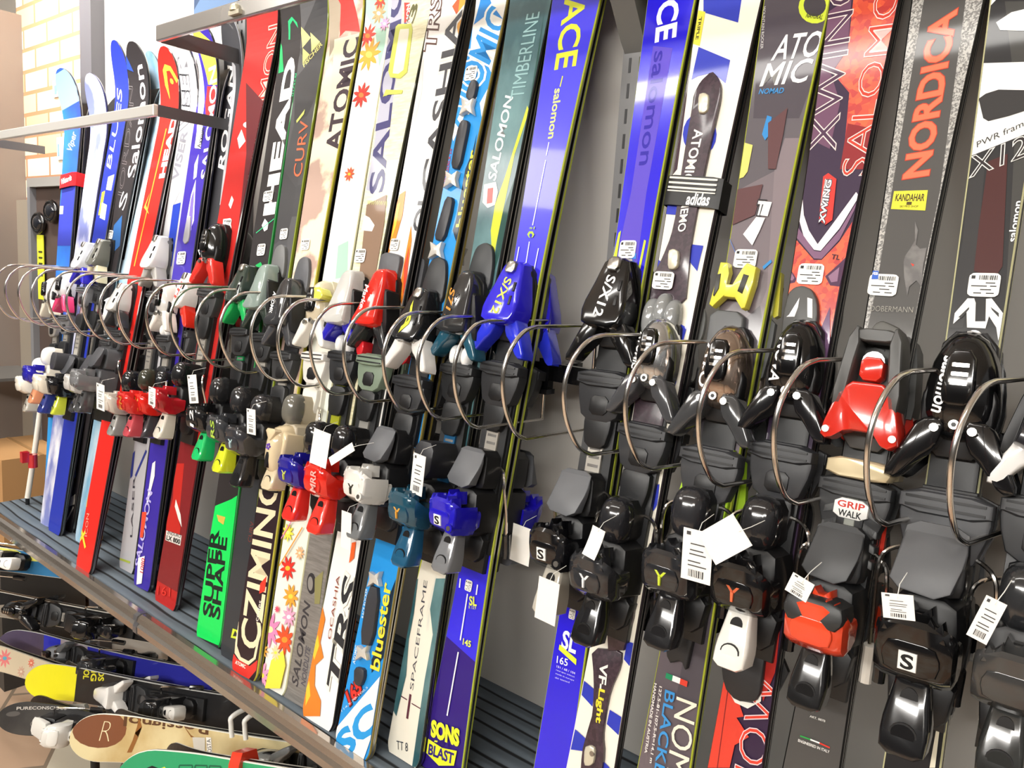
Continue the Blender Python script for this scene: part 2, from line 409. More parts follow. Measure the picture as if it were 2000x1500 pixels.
    def track(s, s1, col='#1c1d1f', strip='#c9c4ba', w=.019):
        s0 = s.toe_s-.12; g = G(); m = (s0+s1)/2; b = s.zc(m)+s.th(m)-.0012
        hwp = min(s.pw, s.hwf(m)-.001)
        slab(g, [(-hwp, s1-.06), (hwp, s1-.06), (hwp, s0+.15), (hwp*.7, s0+.172), (-hwp*.7, s0+.172), (-hwp, s0+.15)], b, b+.005, plast(col), .0015, rnd=0)
        g.build('binding_plate', s.root); g = G()
        slab(g, rect(-w*1.35, w*1.35, s1-.09, s0+.02), b, b+.010, plast(col), .002, rnd=0)
        slab(g, rect(-w*.62, w*.62, s1+.02, s0), b+.008, b+.0135, mat(strip, .3, .6 if strip != '#d8e060' else 0), .001, rnd=0)
        n = int((s0-s1-.12)/.012)
        for i in range(max(0, n)): slab(g, rect(-w*.45, w*.45, s1+.11+i*.012, s1+.114+i*.012), b+.01, b+.0139, mat('#6d6a66', .4), .0002, rnd=0)
        g.build('mounting_track', s.root)
        g = G()
        slab(g, [(-.021, s0-.03), (.021, s0-.03), (.023, s0-.055), (.016, s0-.085), (-.016, s0-.085), (-.023, s0-.055)], b+.004, b+.020, plast(col), .004)
        g.build('track_block', s.root)
    def heel(s, x, y, c1, lever='#1a1a1c', c2='#161618', pad='flat', padc='#55565a', style='cup', emblem=None, ec='#f0f0f0', k=1.0, strip='#c9c4ba', tip='#1a1a1c', t=None, side=None, lk=1.0, pcol='#1c1d1f', tw=.0, txt=None):
        k *= .84; s1 = s.loc(x, y, .078)[1] if t is None else t
        b0 = s.zc(s1)+s.th(s1)-.001; b = b0+.024; c1 = shiny(c1) if isinstance(c1, str) else c1; c2 = plast(c2) if isinstance(c2, str) else c2
        if s.toe_s: s.track(s1, col=pcol, strip=strip)
        X = lambda p: [(u*k, s1+v*k) for u, v in p]
        g = G()
        slab(g, X([(-.030, -.036), (.030, -.036), (.032, .015), (.026, .048), (-.026, .048), (-.032, .015)]), b0, b+.030, c2, .005, sl=.003)
        slab(g, X([(-.024, -.080), (.024, -.080), (.03, -.03), (-.03, -.03)]), b0, b0+.022, c2, .004)
        g.build('heel_base', s.root)
        g = G()
        if style == 'cup':
            pr = [(-.016, .020), (-.029, .040), (-.029, .058), (-.020, .072), (.004, .080), (.022, .083), (.027, .079), (.021, .068), (.013, .054), (.012, .040), (.014, .020)]
            pr = [(s1+a*k, b+z) for a, z in pr]
            prof(g, pr, [(-.033*k, .62, -.004), (-.031*k, .86, -.002), (-.024*k, .97, 0), (-.010*k, 1.03, .001), (.010*k, 1.03, .001), (.024*k, .97, 0), (.031*k, .86, -.002), (.033*k, .62, -.004)], c1)
            for q in (-1, 1): slab(g, X([(.006*q, .016), (.011*q, .034), (.017*q, .026), (.021*q, .032), (.026*q, .014)]), b+.060, b+.081, c1, .002, rnd=0)
            slab(g, X([(-.020, -.020), (.020, -.020), (.024, -.004), (.018, .010), (-.018, .010), (-.024, -.004)]), b+.05, b+.0795, c1, .002, tilt=.28)
            slab(g, X([(-.013, .020), (-.009, .040), (-.004, .034), (.004, .034), (.009, .040), (.013, .020)]), b+.035, b+.060, c1, .003, rnd=0)
        elif style == 'knob':
            dome(g, 0, s1, .030*k, .030*k, b+.02, .055, c1, e=3.2)
            for q in (-1, 1): disc(g, q*.022*k, s1+.004, .006, b+.05, b+.073, STEEL)
        elif style == 'tall':
            dome(g, 0, s1-.014*k, .026*k, .056*k, b+.010, .056, c1, e=3.0, tp=-.16)
            slab(g, X([(-.020, .030), (.020, .030), (.004, .006), (-.004, .006)]), b+.04, b+.0675, c1, .002); slab(g, X(rect(-.005, .005, -.050, -.018)), b+.04, b+.0668, BLK, .001)
            slab(g, X([(.016, .03), (.032, .02), (.030, -.02), (.018, -.03)]), b+.01, b+.052, c1, .005)
        if side: 
            for q in (-1, 1): disc(g, q*.0, s1, .001, b+.01, b+.011, BLK)
            slab(g, X([(.020, .016), (.034, .020), (.034, -.026), (.022, -.024)]), b+.03, b+.080, shiny(side), .004)
            disc(g, .027*k, s1-.014*k, .0075*k, b+.06, b+.083, shiny(side)); disc(g, .027*k, s1-.014*k, .004*k, b+.06, b+.0838, STEEL)
        o = g.build('heel_piece', s.root)
        if emblem:
            q = G()
            if emblem == 'S':
                slab(q, X(rect(-.009, .006, -.016, .001)), b+.05, b+.0812, mat('#f4f4f0', .3), .001, rnd=0, tilt=.3)
                for tr in text_tris('S', (-.006*k, s1-.0140*k), (.003*k, s1-.0140*k), .0125*k, 0, .03): q.add([(p[0], p[1], b+.0815+.3*(p[1]-s1+.0075*k)) for p in ccw(tr)], [(0, 1, 2)], '#101418')
            else:
                for dx in ((0,) if emblem == 'Y' else (-.012,)):
                    for pl in ([(-.001, .0), (-.011, .013), (-.006, .013), (.0, .006)], [(.001, .0), (.011, .013), (.006, .013), (.0, .006)], [(-.0025, .004), (.0025, .004), (.0018, -.012), (-.0018, -.012)]):
                        slab(q, X([(dx+a*.72, v*.72-.006) for a, v in pl]), b+.05, b+.0812, mm(ec), .0006, rnd=0, tilt=.3)
            q.build('heel_emblem', o, 0)
        lv = shiny(lever) if isinstance(lever, str) else lever
        g = G()
        slab(g, X([(-.013, -.020), (.013, -.020), (.016, -.042*lk), (.020, -.072*lk), (.018, -.096*lk), (-.018, -.096*lk), (-.020, -.072*lk), (-.016, -.042*lk)]), b+.028, b+.054, lv, .005, rnd=1, tilt=-.22)
        for v, r in ((-.045, .0075), (-.076, .0115)):
            zt = b+.0543-.22*k*(v*lk+.058*lk)
            disc(g, 0, s1+v*k*lk, r*k, b+.03, zt, plast('#0d0d0f'), 16, r*k*(1.25 if v > -.06 else .9))
            if v < -.06: disc(g, 0, s1+v*k*lk, r*k*.86, b+.03, zt+.0005, lv, 16, r*k*.76)
        g.build('heel_lever', s.root)
        g = G()
        if pad == 'dome':
            dome(g, -.002*k, s1+.074*k, .0235*k, .034*k, b+.016, .028, shiny(padc), e=2.7); slab(g, X(rect(-.02, .02, .045, .105)), b0, b+.020, c2, .003)
        elif pad == 'flat':
            slab(g, X([(-.032, .050), (.018, .045), (.028, .085), (.026, .112), (-.024, .112), (-.028, .083)]), b+.030, b+.038, plast(padc), .002, tilt=-.35)
            slab(g, X([(-.024, .045), (.024, .045), (.028, .06), (.024, .11), (-.024, .11), (-.028, .06)]), b0, b+.020, c2, .004)
        elif pad == 'box':
            slab(g, X(rect(-.022, .022, .055, .115)), b0, b+.045, plast(padc), .004)
        if pad: g.build('brake_pedal', s.root)
        if pad:
            for q in (-1, 1):
                g = G(); p = [(q*.020, .085, .010), (q*.034, .082, .014), (q*.047, .072, .022), (q*.051, .05, .020), (q*.052, .01, .006), (q*.052, -.03, -.004)]
                P_ = smooth_path([(a*k, s1+v*k, b0+z) for a, v, z in p], 3); tube(g, P_, .0024, CHROME, 7)
                g.build('brake_arm', s.root)
                g = G(); tube(g, [(q*.052*k, s1-.024*k, b0-.003), (q*.052*k, s1-.030*k, b0-.005), (q*.053*k, s1-.055*k, b0-.010), (q*.053*k, s1-.064*k, b0-.011)], .0065, shiny(tip), 9); g.build('brake_tip', s.root)
        if txt:
            tt = G()
            for tr in text_tris(txt[0], (.0165*k, s1-.018*k), (.0165*k, s1+.020*k), .015*k, .1, .02):
                tt.add([(p[0], p[1], b+.0825+.2*(p[1]-s1)) for p in ccw(tr)], [(0, 1, 2)], txt[1])
            tt.build('heel_lettering', o, 0)
        s.heel_s = s1; return s
    def done(s, label, rear=None, pair=True, group='skis standing in pairs on the carpeted shelf', cat='ski'):
        s.core.build('ski_core', s.root, 50); s.g.build('top_sheet', s.root, 50)
        props(s.root, label, cat, group)
        if pair:
            r = copy_tree(s.root)
            for ch in list(r.children):
                if ch.name.startswith(('price_sticker', 'brake_arm', 'brake_tip', 'heel_lettering')): bpy.data.objects.remove(ch)
            m = s.M @ Matrix.Rotation(pi, 4, 'Y'); r.matrix_world = m
            r['label'] = rear or ('rear ski of the pair, base to base behind the '+s.nick)
        return s
# ================================================================== the skis on the shelf, from right to left
SK = {}
# --- Z: cream ski cut by the right edge
s = SK['Z'] = Ski('cream ski cut off by the right edge of the photo', [(962, 1990, 2105), (1095, 1969, 2084), (1355, 1925, 2040), (1500, 1902, 2017)], '#cfc8a2', '#1a1a1a', L=1.4)
s.toe(2055, 800, '#26262a', wing='#e8e8e6', afd='#3a3b3d', style='spine', k=1.1)
s.heel(1962, 1325, '#3a3a3a', lever='#2c2d2c', pad='dome', padc='#2a2b2d', k=1.15)
s.done('cream topped ski with dark grey binding, cut off at the right edge', 'rear ski behind the cream ski at the right edge')
# --- Y: black with white shapes
s = SK['Y'] = Ski('black ski with white swoosh shapes', [(100, 1914, 2038), (350, 1892, 2010), (700, 1843, 1948), (975, 1797, 1908), (1480, 1724, 1838)], '#1d1c1e', '#c9c79a', L=1.5)
s.P('#3a3936', [(1962, 0), (2080, 0), (2040, 300), (2010, 520), (1985, 700), (1955, 700), (1985, 520), (2000, 300)][:5]+[(1960, 640), (1975, 400), (1985, 200)])
s.P('#2b2a2b', [(1893, 345), (1925, 310), (1905, 530), (1880, 640), (1850, 640), (1880, 470)])
s.P('#f4f3ef', [(1917, 122), (2045, 118), (2030, 250), (1893, 305)], [(1928, -10), (1952, -10), (1935, 8), (1927, 20)], [(1945, 42), (1975, 22), (2045, 5), (2045, 60), (1953, 57)])
s.P('#2c2a2a', [(1911, 192), (1925, 182), (1950, 174), (2040, 176), (2035, 205), (1970, 226), (1930, 236), (1920, 230)])
s.T('PWR frame', 1908, 288, 2012, 240, 11, '#3a3a3a', .25)
s.P('#43120f', [(1930, 315), (1968, 300), (1958, 520), (1945, 540), (1902, 530), (1912, 440)])
s.T('X12', 1894, 347, 2014, 300, 38, '#241a1b', .35, -.012, '#e8e6e0', .03)
s.T('salomon', 1984, 472, 1996, 393, 15, '#f4f4f2', 0, .02)
s.sticker(1922, 557, 62, 46)
s.P('#eceae6', [(1862, 633), (1865, 612), (1890, 583), (1903, 583), (1906, 592), (1905, 628), (1925, 628), (1926, 584), (1937, 583), (1963, 617), (1950, 666), (1946, 640), (1932, 618), (1925, 642), (1889, 640), (1888, 610)])
s.P('#2a2a2a', [(1872, 620), (1893, 600), (1893, 604), (1878, 622)], [(1935, 600), (1951, 612), (1951, 620), (1938, 606)])
s.EL('#f8f8f6', 1903, 662, 18, 17)
s.EL('#38383a', 1925, 702, 14, 12)
s.toe(1868, 765, '#0c0c0e', wing='#121214', afd='#424346', style='dome', k=1.32, txt='salomon')
s.heel(1764, 1262, '#0d0d0f', lever='#161618', padc='#4a4b4e', k=1.3, emblem='S', tip='#e9e4da', strip='#4c4c50')
s.P('#e4dfc9', [(1873, 1250), (1864, 1305), (1858, 1310), (1802, 1378), (1812, 1335)], [(1833, 1398), (1838, 1398), (1826, 1500), (1815, 1500)])
s.raised('heel_wing_plate', [(1873, 1248), (1868, 1300), (1838, 1315), (1842, 1332), (1860, 1322), (1856, 1350), (1800, 1378), (1815, 1325)], .0, .004, '#e4dfc9', .001, 0)
s.LN('#d8d8d4', 1882, 1030, 1896, 1032, 2); s.LN('#d8d8d4', 1800, 1014, 1812, 1016, 2)
s.done('black ski with white swoosh blocks, dark red panel and glossy black toe piece', 'black rear ski right of the white-swoosh black ski')
# --- X: grey
s = SK['X'] = Ski('grey ski with orange lettering', [(0, 1777, 1920), (375, 1720, 1836), (562, 1700, 1808), (650, 1685, 1783), (1425, 1537, 1650), (1495, 1527, 1640)], '#4c4a48', '#131314', L=1.5)
HATCH = nmat('hatched_foil', '#6b6966', '#b5b3ae', 600, .25, .3, 'cells', (1, 1, 1), .35, .65)
s.P(HATCH, [(1778, -60), (1812, -60), (1803, 0), (1745, 350), (1712, 560), (1690, 660), (1684, 660), (1705, 520), (1730, 350)])
s.P(HATCH, [(1893, -60), (1930, -60), (1916, 20), (1852, 370), (1812, 560), (1790, 660), (1780, 660), (1802, 540), (1836, 370)])
s.T('NORDICA', 1812, 346, 1868, 18, 46, '#ea7350', -.12, .03, '#c43a22', .025)
s.P('#e6e23a', [(1746, 373), (1812, 371), (1807, 411), (1740, 408)])
s.T('KANDAHAR', 1748, 392, 1804, 392, 13, '#4a3a10', 0, .03); s.P('#4a3a10', [(1771, 394), (1781, 394), (1780, 400), (1770, 400)]); s.T('SKI PRO SHOP', 1757, 405, 1793, 405, 4, '#4a3a10')
DOB = nmat('printed_head', '#565352', '#6d6a68', 60, .35, .3)
s.P(DOB, [(1787, 432), (1793, 450), (1789, 478), (1797, 486), (1810, 484), (1803, 520), (1800, 560), (1790, 548), (1776, 560), (1772, 578), (1766, 540), (1765, 512), (1768, 500), (1779, 484), (1787, 470)])
s.P('#d83a28', [(1779, 514), (1786, 517), (1783, 521)])
s.T('DOBERMANN', 1700, 608, 1783, 611, 11, '#98958c', 0, -.005)
s.sticker(1725, 557, 57, 42); s.layer += 12; s.P('#2f62c8', [(1698, 529), (1717, 530), (1716, 546), (1697, 546)]); s.T('WEB', 1700, 537, 1715, 538, 5, '#f4f4f4', 0, .03); s.layer -= 12
g0 = s.loc(1733, 700)[1]
s.raised('front_plate', [(1699, 660), (1712, 636), (1727, 629), (1747, 637), (1762, 645), (1764, 655), (1752, 712), (1745, 740), (1695, 735)], .0, .014, plast('#5a5955'), .004)
for yy in (662, 678, 694): s.raised('chevron', [(1700-(yy-662)*.2, yy+6), (1719-(yy-662)*.2, yy), (1738-(yy-662)*.2, yy+9), (1737-(yy-662)*.2, yy+13), (1719-(yy-662)*.2, yy+5), (1700-(yy-662)*.2, yy+10)], .012, .0155, plast('#2a2a2a'), .0005, 0)
s.P('#e8331c', [(1722, 930), (1724, 955), (1690, 1112), (1678, 1110), (1684, 1050), (1700, 960)], [(1628, 945), (1636, 955), (1630, 1000), (1614, 1062), (1606, 1062), (1618, 1000), (1624, 960)])
s.toe(1660, 765, '#cf2f22', c2='#4a4a49', style='frame', afd='#2e2f31', k=1.18, t=None)
o = G(); t0 = s.toe_s; b = s.th(t0)+s.zc(t0)
slab(o, [(-.032, t0-.072), (.032, t0-.072), (.037, t0-.083), (.032, t0-.094), (-.032, t0-.094)], b+.004, b+.033, mat('#d9c9a4', .22, .3), .004); o.build('roller_pad', s.root)
o = G(); c = (0, t0-.128); slab(o, rect(c[0]-.018, c[0]+.018, c[1]-.011, c[1]+.011), b+.015, b+.0248, mat('#e9e8e4', .35), .001); q = o.build('grip_badge', s.root)
o = G()
for tr in text_tris('GRIP', (c[0]-.014, c[1]+.001), (c[0]+.014, c[1]+.001), .007, 0, .02): o.add([(p[0], p[1], b+.0251) for p in ccw(tr)], [(0, 1, 2)], '#c8352c')
for tr in text_tris('WALK', (c[0]-.012, c[1]-.009), (c[0]+.012, c[1]-.009), .007, 0, .02): o.add([(p[0], p[1], b+.0251) for p in ccw(tr)], [(0, 1, 2)], '#1a1a1a')
o.build('badge_lettering', q, 0)
for q_ in ([(1722, 925), (1724, 955), (1690, 1112), (1676, 1110), (1682, 1050), (1698, 960)], [(1628, 940), (1638, 955), (1632, 1000), (1616, 1062), (1604, 1062), (1616, 1000), (1622, 960)]): s.raised('red_side_plate', q_, 0, .009, '#e8331c', .001, 0)
s.heel(1583, 1215, '#ea4a2a', lever='#1b1b1c', padc='#2b2c2e', pad='flat', k=1.12, c2='#202123')
for i in range(4):
    t = s.loc(1650-8*i, 985+28*i)[1]; o = G(); w = .030
    slab(o, [(-w, t-.012), (-w, t-.004), (0, t+.012), (w, t-.004), (w, t-.012), (0, t+.003)], b, b+.020-.001*i, plast('#3b3c3d'), .002, rnd=0); slab(o, rect(-.006, .006, t-.006, t+.010), b, b+.022, mat('#8b8d86', .3), .002, rnd=0)
    o.build('rubber_chevron', s.root)
o = G(); t = s.heel_s; slab(o, [(-.031, t+.012), (-.027, t+.030), (.027, t+.030), (.031, t+.012), (.022, t+.0), (.008, t+.012), (-.008, t+.012), (-.022, t+.0)], b+.06, b+.104, plast('#2a2b2c'), .003); o.build('heel_cap', s.root)
s.LN('#2f9a48', 1562, 1438, 1582, 1445, 3); s.LN('#f0f0f0', 1582, 1445, 1600, 1452, 3); s.LN('#d8382c', 1600, 1452, 1620, 1461, 3)
s.T('ENGINEERED IN ITALY', 1558, 1449, 1619, 1472, 5, '#e8e8e4', 0, .02); s.T('ART. 8878', 1581, 1401, 1611, 1411, 4, '#d8d8d4', 0, .02)
s.P('#e0dcc8', [(1654, 1258), (1664, 1258), (1658, 1293), (1650, 1290)], [(1645, 1322), (1651, 1322), (1646, 1345), (1642, 1345)])
s.done('matt grey ski with orange-red lettering and a small yellow sticker', 'black rear ski right of the grey ski with orange lettering')
# --- W: red and purple
RED = nmat('red_grid_foil', '#b81f16', '#ef5a26', 150, .2, .6, 'cells', (1, 1, 1), .2, .8)
s = SK['W'] = Ski('orange-red and purple ski', [(0, 1620, 1756), (350, 1566, 1681), (562, 1534, 1645), (1000, 1472, 1560), (1375, 1400, 1507), (1495, 1380, 1492)], '#33203c', '#1a1216', L=1.5)
s.P(RED, [(1672, -60), (1765, -60), (1757, 0), (1722, 170), (1700, 262), (1690, 270), (1650, 270), (1658, 180), (1625, 140), (1655, 95), (1665, 0)])
s.P('#6a4560', [(1618, 20), (1662, -10), (1655, 95), (1622, 142), (1640, 200), (1620, 290), (1580, 270), (1596, 130)])
s.P('#8a1c22', [(1655, 240), (1702, 250), (1690, 330), (1640, 330)])
s.T('XWING', 1632, 292, 1676, -60, 52, '#4a2c48', 0, -.012, '#f0dcd6', .022)
s.T('SALOMON', 1690, 343, 1775, -110, 46, '#c83a28', 0, -.018, '#f2ddd8', .022)
s.P('#f1e8ea', [(1559, 370), (1566, 366), (1570, 420), (1580, 450), (1597, 477), (1632, 430), (1672, 375), (1678, 383), (1640, 446), (1603, 490), (1590, 488), (1570, 462), (1561, 430)])
s.P('#7d5a78', [(1556, 440), (1566, 455), (1590, 490), (1603, 492), (1640, 450), (1676, 390), (1668, 412), (1640, 468), (1605, 506), (1590, 505), (1554, 462)])
s.P(RED, [(1553, 466), (1590, 508), (1605, 508), (1640, 472), (1667, 430), (1660, 475), (1640, 560), (1622, 660), (1520, 650), (1535, 560)])
s.P('#4a2648', [(1541, 520), (1556, 545), (1553, 552), (1536, 556)], [(1612, 540), (1640, 515), (1655, 500), (1640, 560), (1622, 558)])
s.P('#8f6a86', [(1543, 527), (1552, 543), (1549, 548), (1539, 548)], [(1618, 540), (1640, 522), (1636, 550), (1624, 552)])
s.P('#d0342c', [(1608, 345), (1618, 338), (1634, 350), (1626, 430), (1612, 440), (1600, 430)]); s.P('#e8dcdc', [(1612, 350), (1624, 350), (1617, 402), (1603, 402)])
s.T('XWING', 1611, 436, 1625, 352, 11, '#f4f0f0', .1, .03, '#2c1830', .07)
s.T('TL', 1624, 506, 1640, 508, 9, '#2c1830', 0, .02)
s.sticker(1584, 536, 50, 40)
s.P('#6a4a70', [(1605, 640), (1622, 600), (1622, 700), (1600, 790), (1590, 740)])
s.T('DESIGNED IN AUSTRIA', 1541, 1106, 1574, 850, 9, '#c8506a', 0, .01)
s.P('#b0231c', [(1505, 1125), (1536, 1105), (1515, 1310), (1490, 1370), (1480, 1310)])
s.P('#d8402e', [(1410, 1310), (1442, 1370), (1452, 1400), (1438, 1402), (1462, 1440), (1434, 1456), (1424, 1500), (1365, 1500)])
s.T('NOW', 1478, 1580, 1528, 1330, 60, '#d8402e', 0, -.02, '#e8d0d4', .02)
s.LN('#7a1c1e', 1424, 1330, 1400, 1500, 1.5)
s.raised('front_plate', [(1530, 655), (1533, 615), (1543, 575), (1556, 563), (1572, 560), (1590, 568), (1601, 590), (1602, 625), (1594, 700), (1520, 700)], .0, .010, plast('#4b4b4a'), .003)
s.toe(1528, 712, '#101012', wing='#17171a', afd='#333437', style='dome', k=1.15, txt='NOVA')
for p in ([(1541, 615), (1562, 581), (1559, 600), (1552, 619), (1536, 619)], [(1577, 581), (1587, 584), (1587, 622), (1577, 620)]):
    q = [s.loc(a, b_, .010) for a, b_ in p]; s.raised('plate_inlay', q, .004, .0108, '#f2f2f0', .0005, 0, local=True)
s.heel(1440, 1145, '#141416', lever='#eceae2', padc='#232325', pad='dome', k=1.15, emblem='Y', ec='#e8734a', strip='#bdb9b3')
s.raised('tail_plate', [(1408, 1262), (1500, 1262), (1490, 1350), (1478, 1370), (1440, 1368), (1416, 1340)], .0, .010, plast('#262628'), .003)
s.P('#eceae2', [(1417, 1330), (1424, 1352), (1450, 1370), (1475, 1374), (1484, 1340), (1488, 1290), (1492, 1290), (1486, 1370), (1460, 1384), (1435, 1372)])
s.done('purple and orange-red ski with large outlined lettering and white heel lever', 'dark rear ski right of the orange-red and purple ski')
# --- V: mauve grey
MAU = nmat('mauve_facets', '#3f3a42', '#77696f', 14, .3, .5, 'cells', (1, .45, 1), .25, .75)
s = SK['V'] = Ski('mauve-grey faceted ski', [(0, 1489, 1621), (360, 1440, 1542), (500, 1420, 1518), (900, 1345, 1437), (1290, 1277, 1368), (1500, 1247, 1355)], MAU, '#b9c43a', L=1.5)
s.P('#4a434b', [(1490, -50), (1630, -50), (1600, 120), (1560, 230), (1470, 230), (1480, 80)])
s.EL('#cfe03a', 1590, 12, 32, 32); s.EL('#3e393f', 1590, 8, 22, 22); s.T('NATURAL', 1572, 32, 1604, 36, 8, '#3a3d1c', 0, .02)
s.T('ATO', 1505, 117, 1598, 108, 46, '#f2f1ee', .22, .012); s.T('MIC', 1483, 168, 1580, 158, 42, '#f2f1ee', .22, .012)
s.T('NOMAD', 1481, 183, 1529, 181, 10, '#3a8ac8', .1, .02); s.T('MOUNTAIN ROCKER', 1489, 12, 1484, 95, 5, '#d8d6d4')
s.P('#eab93a' if 0 else '#d8d070', [(1453, 278), (1470, 283), (1460, 335), (1452, 346), (1440, 350)])
s.P('#2f86c8', [(1498, 225), (1507, 228), (1503, 262), (1494, 274), (1488, 262)], [(1431, 408), (1451, 392), (1453, 398), (1432, 409)], [(1490, 521), (1506, 507), (1508, 512), (1492, 527)])
s.P('#5c3a3c', [(1500, 240), (1538, 210), (1530, 260), (1515, 330), (1500, 330)], [(1440, 370), (1490, 360), (1475, 420), (1430, 440)])
s.T('T', 1476, 419, 1488, 420, 25, '#f4f2f0', 0, .04, '#2a262b', .1); s.T('I', 1489, 420, 1497, 421, 25, '#f4f2f0', 0, .04)
s.P('#f2f0ee', [(1478, 424), (1495, 426), (1484, 452), (1470, 480), (1452, 458)])
s.LN('#5a78b8', 1425, 465, 1465, 560, 1.2)
s.sticker(1457, 506, 44, 36)
s.P('#a6cf2c', [(1364, 880), (1348, 955), (1338, 960), (1352, 885)], [(1438, 885), (1425, 990), (1408, 1035), (1395, 1010), (1388, 950), (1396, 912)])
s.P('#1e2018', [(1412, 932), (1404, 985), (1400, 985), (1404, 940)])
s.EL('#c8d8a8', 1355, 920, 4, 7)
s.P('#f0f0ee', [(1314, 1319), (1329, 1325), (1327, 1336), (1312, 1330)]); s.P('#1f8a5c', [(1301, 1314), (1314, 1319), (1312, 1330), (1299, 1324)]); s.P('#d8402e', [(1329, 1325), (1343, 1331), (1341, 1342), (1327, 1336)])
s.T('BLACKEYE', 1299, 1347, 1269, 1560, 19, '#3b8fd0', 0, .012); s.T('NOMAD', 1321, 1360, 1288, 1600, 40, '#efe6d2', 0, .0)
s.T('HANDMADE IN AUSTRIA', 1278, 1334, 1258, 1470, 5, '#e4e0dc', 0, .02); s.T('127.5-81-107.5-R=14.1 m', 1288, 1340, 1268, 1490, 5, '#e4e0dc', 0, .02)
s.toe(1380, 722, mat('#b5a396', .12, .9), wing='#3f4042', afd='#3c3d40', style='dome', k=1.2, txt='ATO')
b = s.th(.7)+s.zc(.7)
s.raised('front_plate', [(1395, 606), (1458, 612), (1456, 660), (1446, 740), (1380, 735), (1385, 660)], .0, .012, plast('#606264'), .004)
s.raised('front_clamp', [(1402, 605), (1396, 600), (1408, 555), (1418, 518), (1432, 519), (1434, 536), (1426, 562), (1446, 564), (1462, 530), (1470, 520), (1488, 528), (1482, 560), (1466, 607), (1459, 609), (1446, 588), (1424, 585)], .006, .020, mat('#e3dc4a', .3, 0, .3), .003, 0)
for p in ([(1405, 583), (1412, 543), (1420, 541), (1416, 570), (1407, 585)], [(1452, 575), (1464, 542), (1474, 545), (1461, 580)]): s.raised('clamp_inlay', p, .015, .0212, plast('#2c2a24'), .0005, 0)
for q_ in ([(1364, 880), (1350, 955), (1338, 1000), (1330, 960), (1352, 885)], [(1438, 880), (1425, 990), (1406, 1045), (1392, 1010), (1386, 950), (1396, 905)]): s.raised('lime_side_plate', q_, 0, .008, '#a6cf2c', .001, 0)
s.heel(1283, 1110, '#26272a', lever='#1d1d1f', padc='#2a2a2d', pad='dome', k=1.15, emblem='Y', ec='#c8d83a', strip='#aeb0a8')
s.raised('tail_plate', [(1300, 1225), (1362, 1225), (1350, 1280), (1342, 1312), (1334, 1290), (1305, 1295)], .0, .008, plast('#232325'), .003)
s.done('mauve-grey faceted ski with white block letters and yellow front clamp', 'rear ski with yellow-green edge right of the mauve-grey ski')
# --- U: white, blue blocks, purple plate
s = SK['U'] = Ski('white ski with blue blocks and purple plate', [(0, 1358, 1482), (350, 1313, 1415), (500, 1287, 1378), (612, 1268, 1355), (975, 1195, 1280), (1250, 1145, 1238), (1495, 1107, 1202)], '#f0ebdc', '#2a2228', L=1.5)
BL = '#2a38b4'
s.P('#3a2430', [(1360, -60), (1368, -60), (1340, 190), (1322, 330), (1310, 345), (1322, 250), (1345, 90)])
s.P(BL, [(1372, -60), (1455, -60), (1440, 42), (1372, 22)], [(1363, 90), (1425, 116), (1416, 162), (1402, 150), (1385, 142), (1362, 148), (1349, 155)])
s.P('#e8e04a', [(1362, 18), (1376, 21), (1365, 88), (1352, 84)]); s.T('TRIPLE', 1364, 32, 1357, 76, 5, '#2a2a20', 0, .02)
s.EL(BL, 1366, 262, 33, 42)
s.P(BL, [(1302, 398), (1326, 402), (1324, 420), (1300, 418)], [(1347, 477), (1374, 480), (1366, 512), (1362, 530), (1350, 515), (1345, 500)], [(1284, 505), (1292, 512), (1287, 530), (1279, 522)], [(1328, 632), (1342, 640), (1334, 670), (1320, 662)],
    [(1310, 735), (1322, 745), (1310, 775), (1302, 770)], [(1270, 955), (1288, 945), (1284, 985), (1276, 998), (1265, 975)], [(1224, 1253), (1238, 1257), (1230, 1304), (1217, 1288)], [(1189, 1387), (1216, 1404), (1209, 1440), (1183, 1415)], [(1139, 1330), (1160, 1348), (1155, 1381), (1134, 1358)], [(1121, 1425), (1141, 1443), (1135, 1468), (1112, 1465)], [(1176, 1488), (1188, 1500), (1185, 1530), (1168, 1530)])
PUR = nmat('purple_carbon', '#2c1a26', '#3d2834', 240, .25, .6, 'cells', (1, 1, 1), .3, .7)
s.raised('damper_plate', [(1392, 140), (1402, 150), (1410, 168), (1409, 195), (1399, 240), (1386, 300), (1366, 400), (1352, 478), (1348, 520), (1340, 600), (1270, 600), (1278, 540), (1296, 505), (1312, 465), (1322, 420), (1330, 350), (1345, 260), (1354, 210), (1357, 185), (1370, 160)], 0, .005, PUR, .0015)
s.raised('damper_plate', [(1265, 640), (1335, 640), (1270, 960), (1230, 1270), (1180, 1270), (1215, 960)], 0, .005, PUR, .0015)
s.raised('damper_plate', [(1155, 1265), (1215, 1270), (1214, 1300), (1192, 1350), (1182, 1400), (1177, 1440), (1180, 1470), (1172, 1540), (1132, 1540), (1136, 1470), (1145, 1435), (1158, 1390), (1160, 1320)], 0, .005, PUR, .0015)
def wtext(s, txt, x0, y0, x1, y1, h, col, lift, shear=0, off=0):
    L0 = s.layer; a = s.loc(x0, y0, lift); b_ = s.loc(x1, y1, lift); d = sqrt((x1-x0)**2+(y1-y0)**2)
    s.put(text_tris(txt, a, b_, h*s.mpp((x0+x1)/2, (y0+y1)/2, (y1-y0)/d, -(x1-x0)/d), shear, off), col, lift); s.layer = L0
wtext(s, 'ATOMIC', 1355, 252, 1332, 356, 17, '#f2efe8', .0056, 0, .02); wtext(s, 'NEMO', 1332, 390, 1323, 452, 14, '#f2efe8', .0056, -.1, .02)
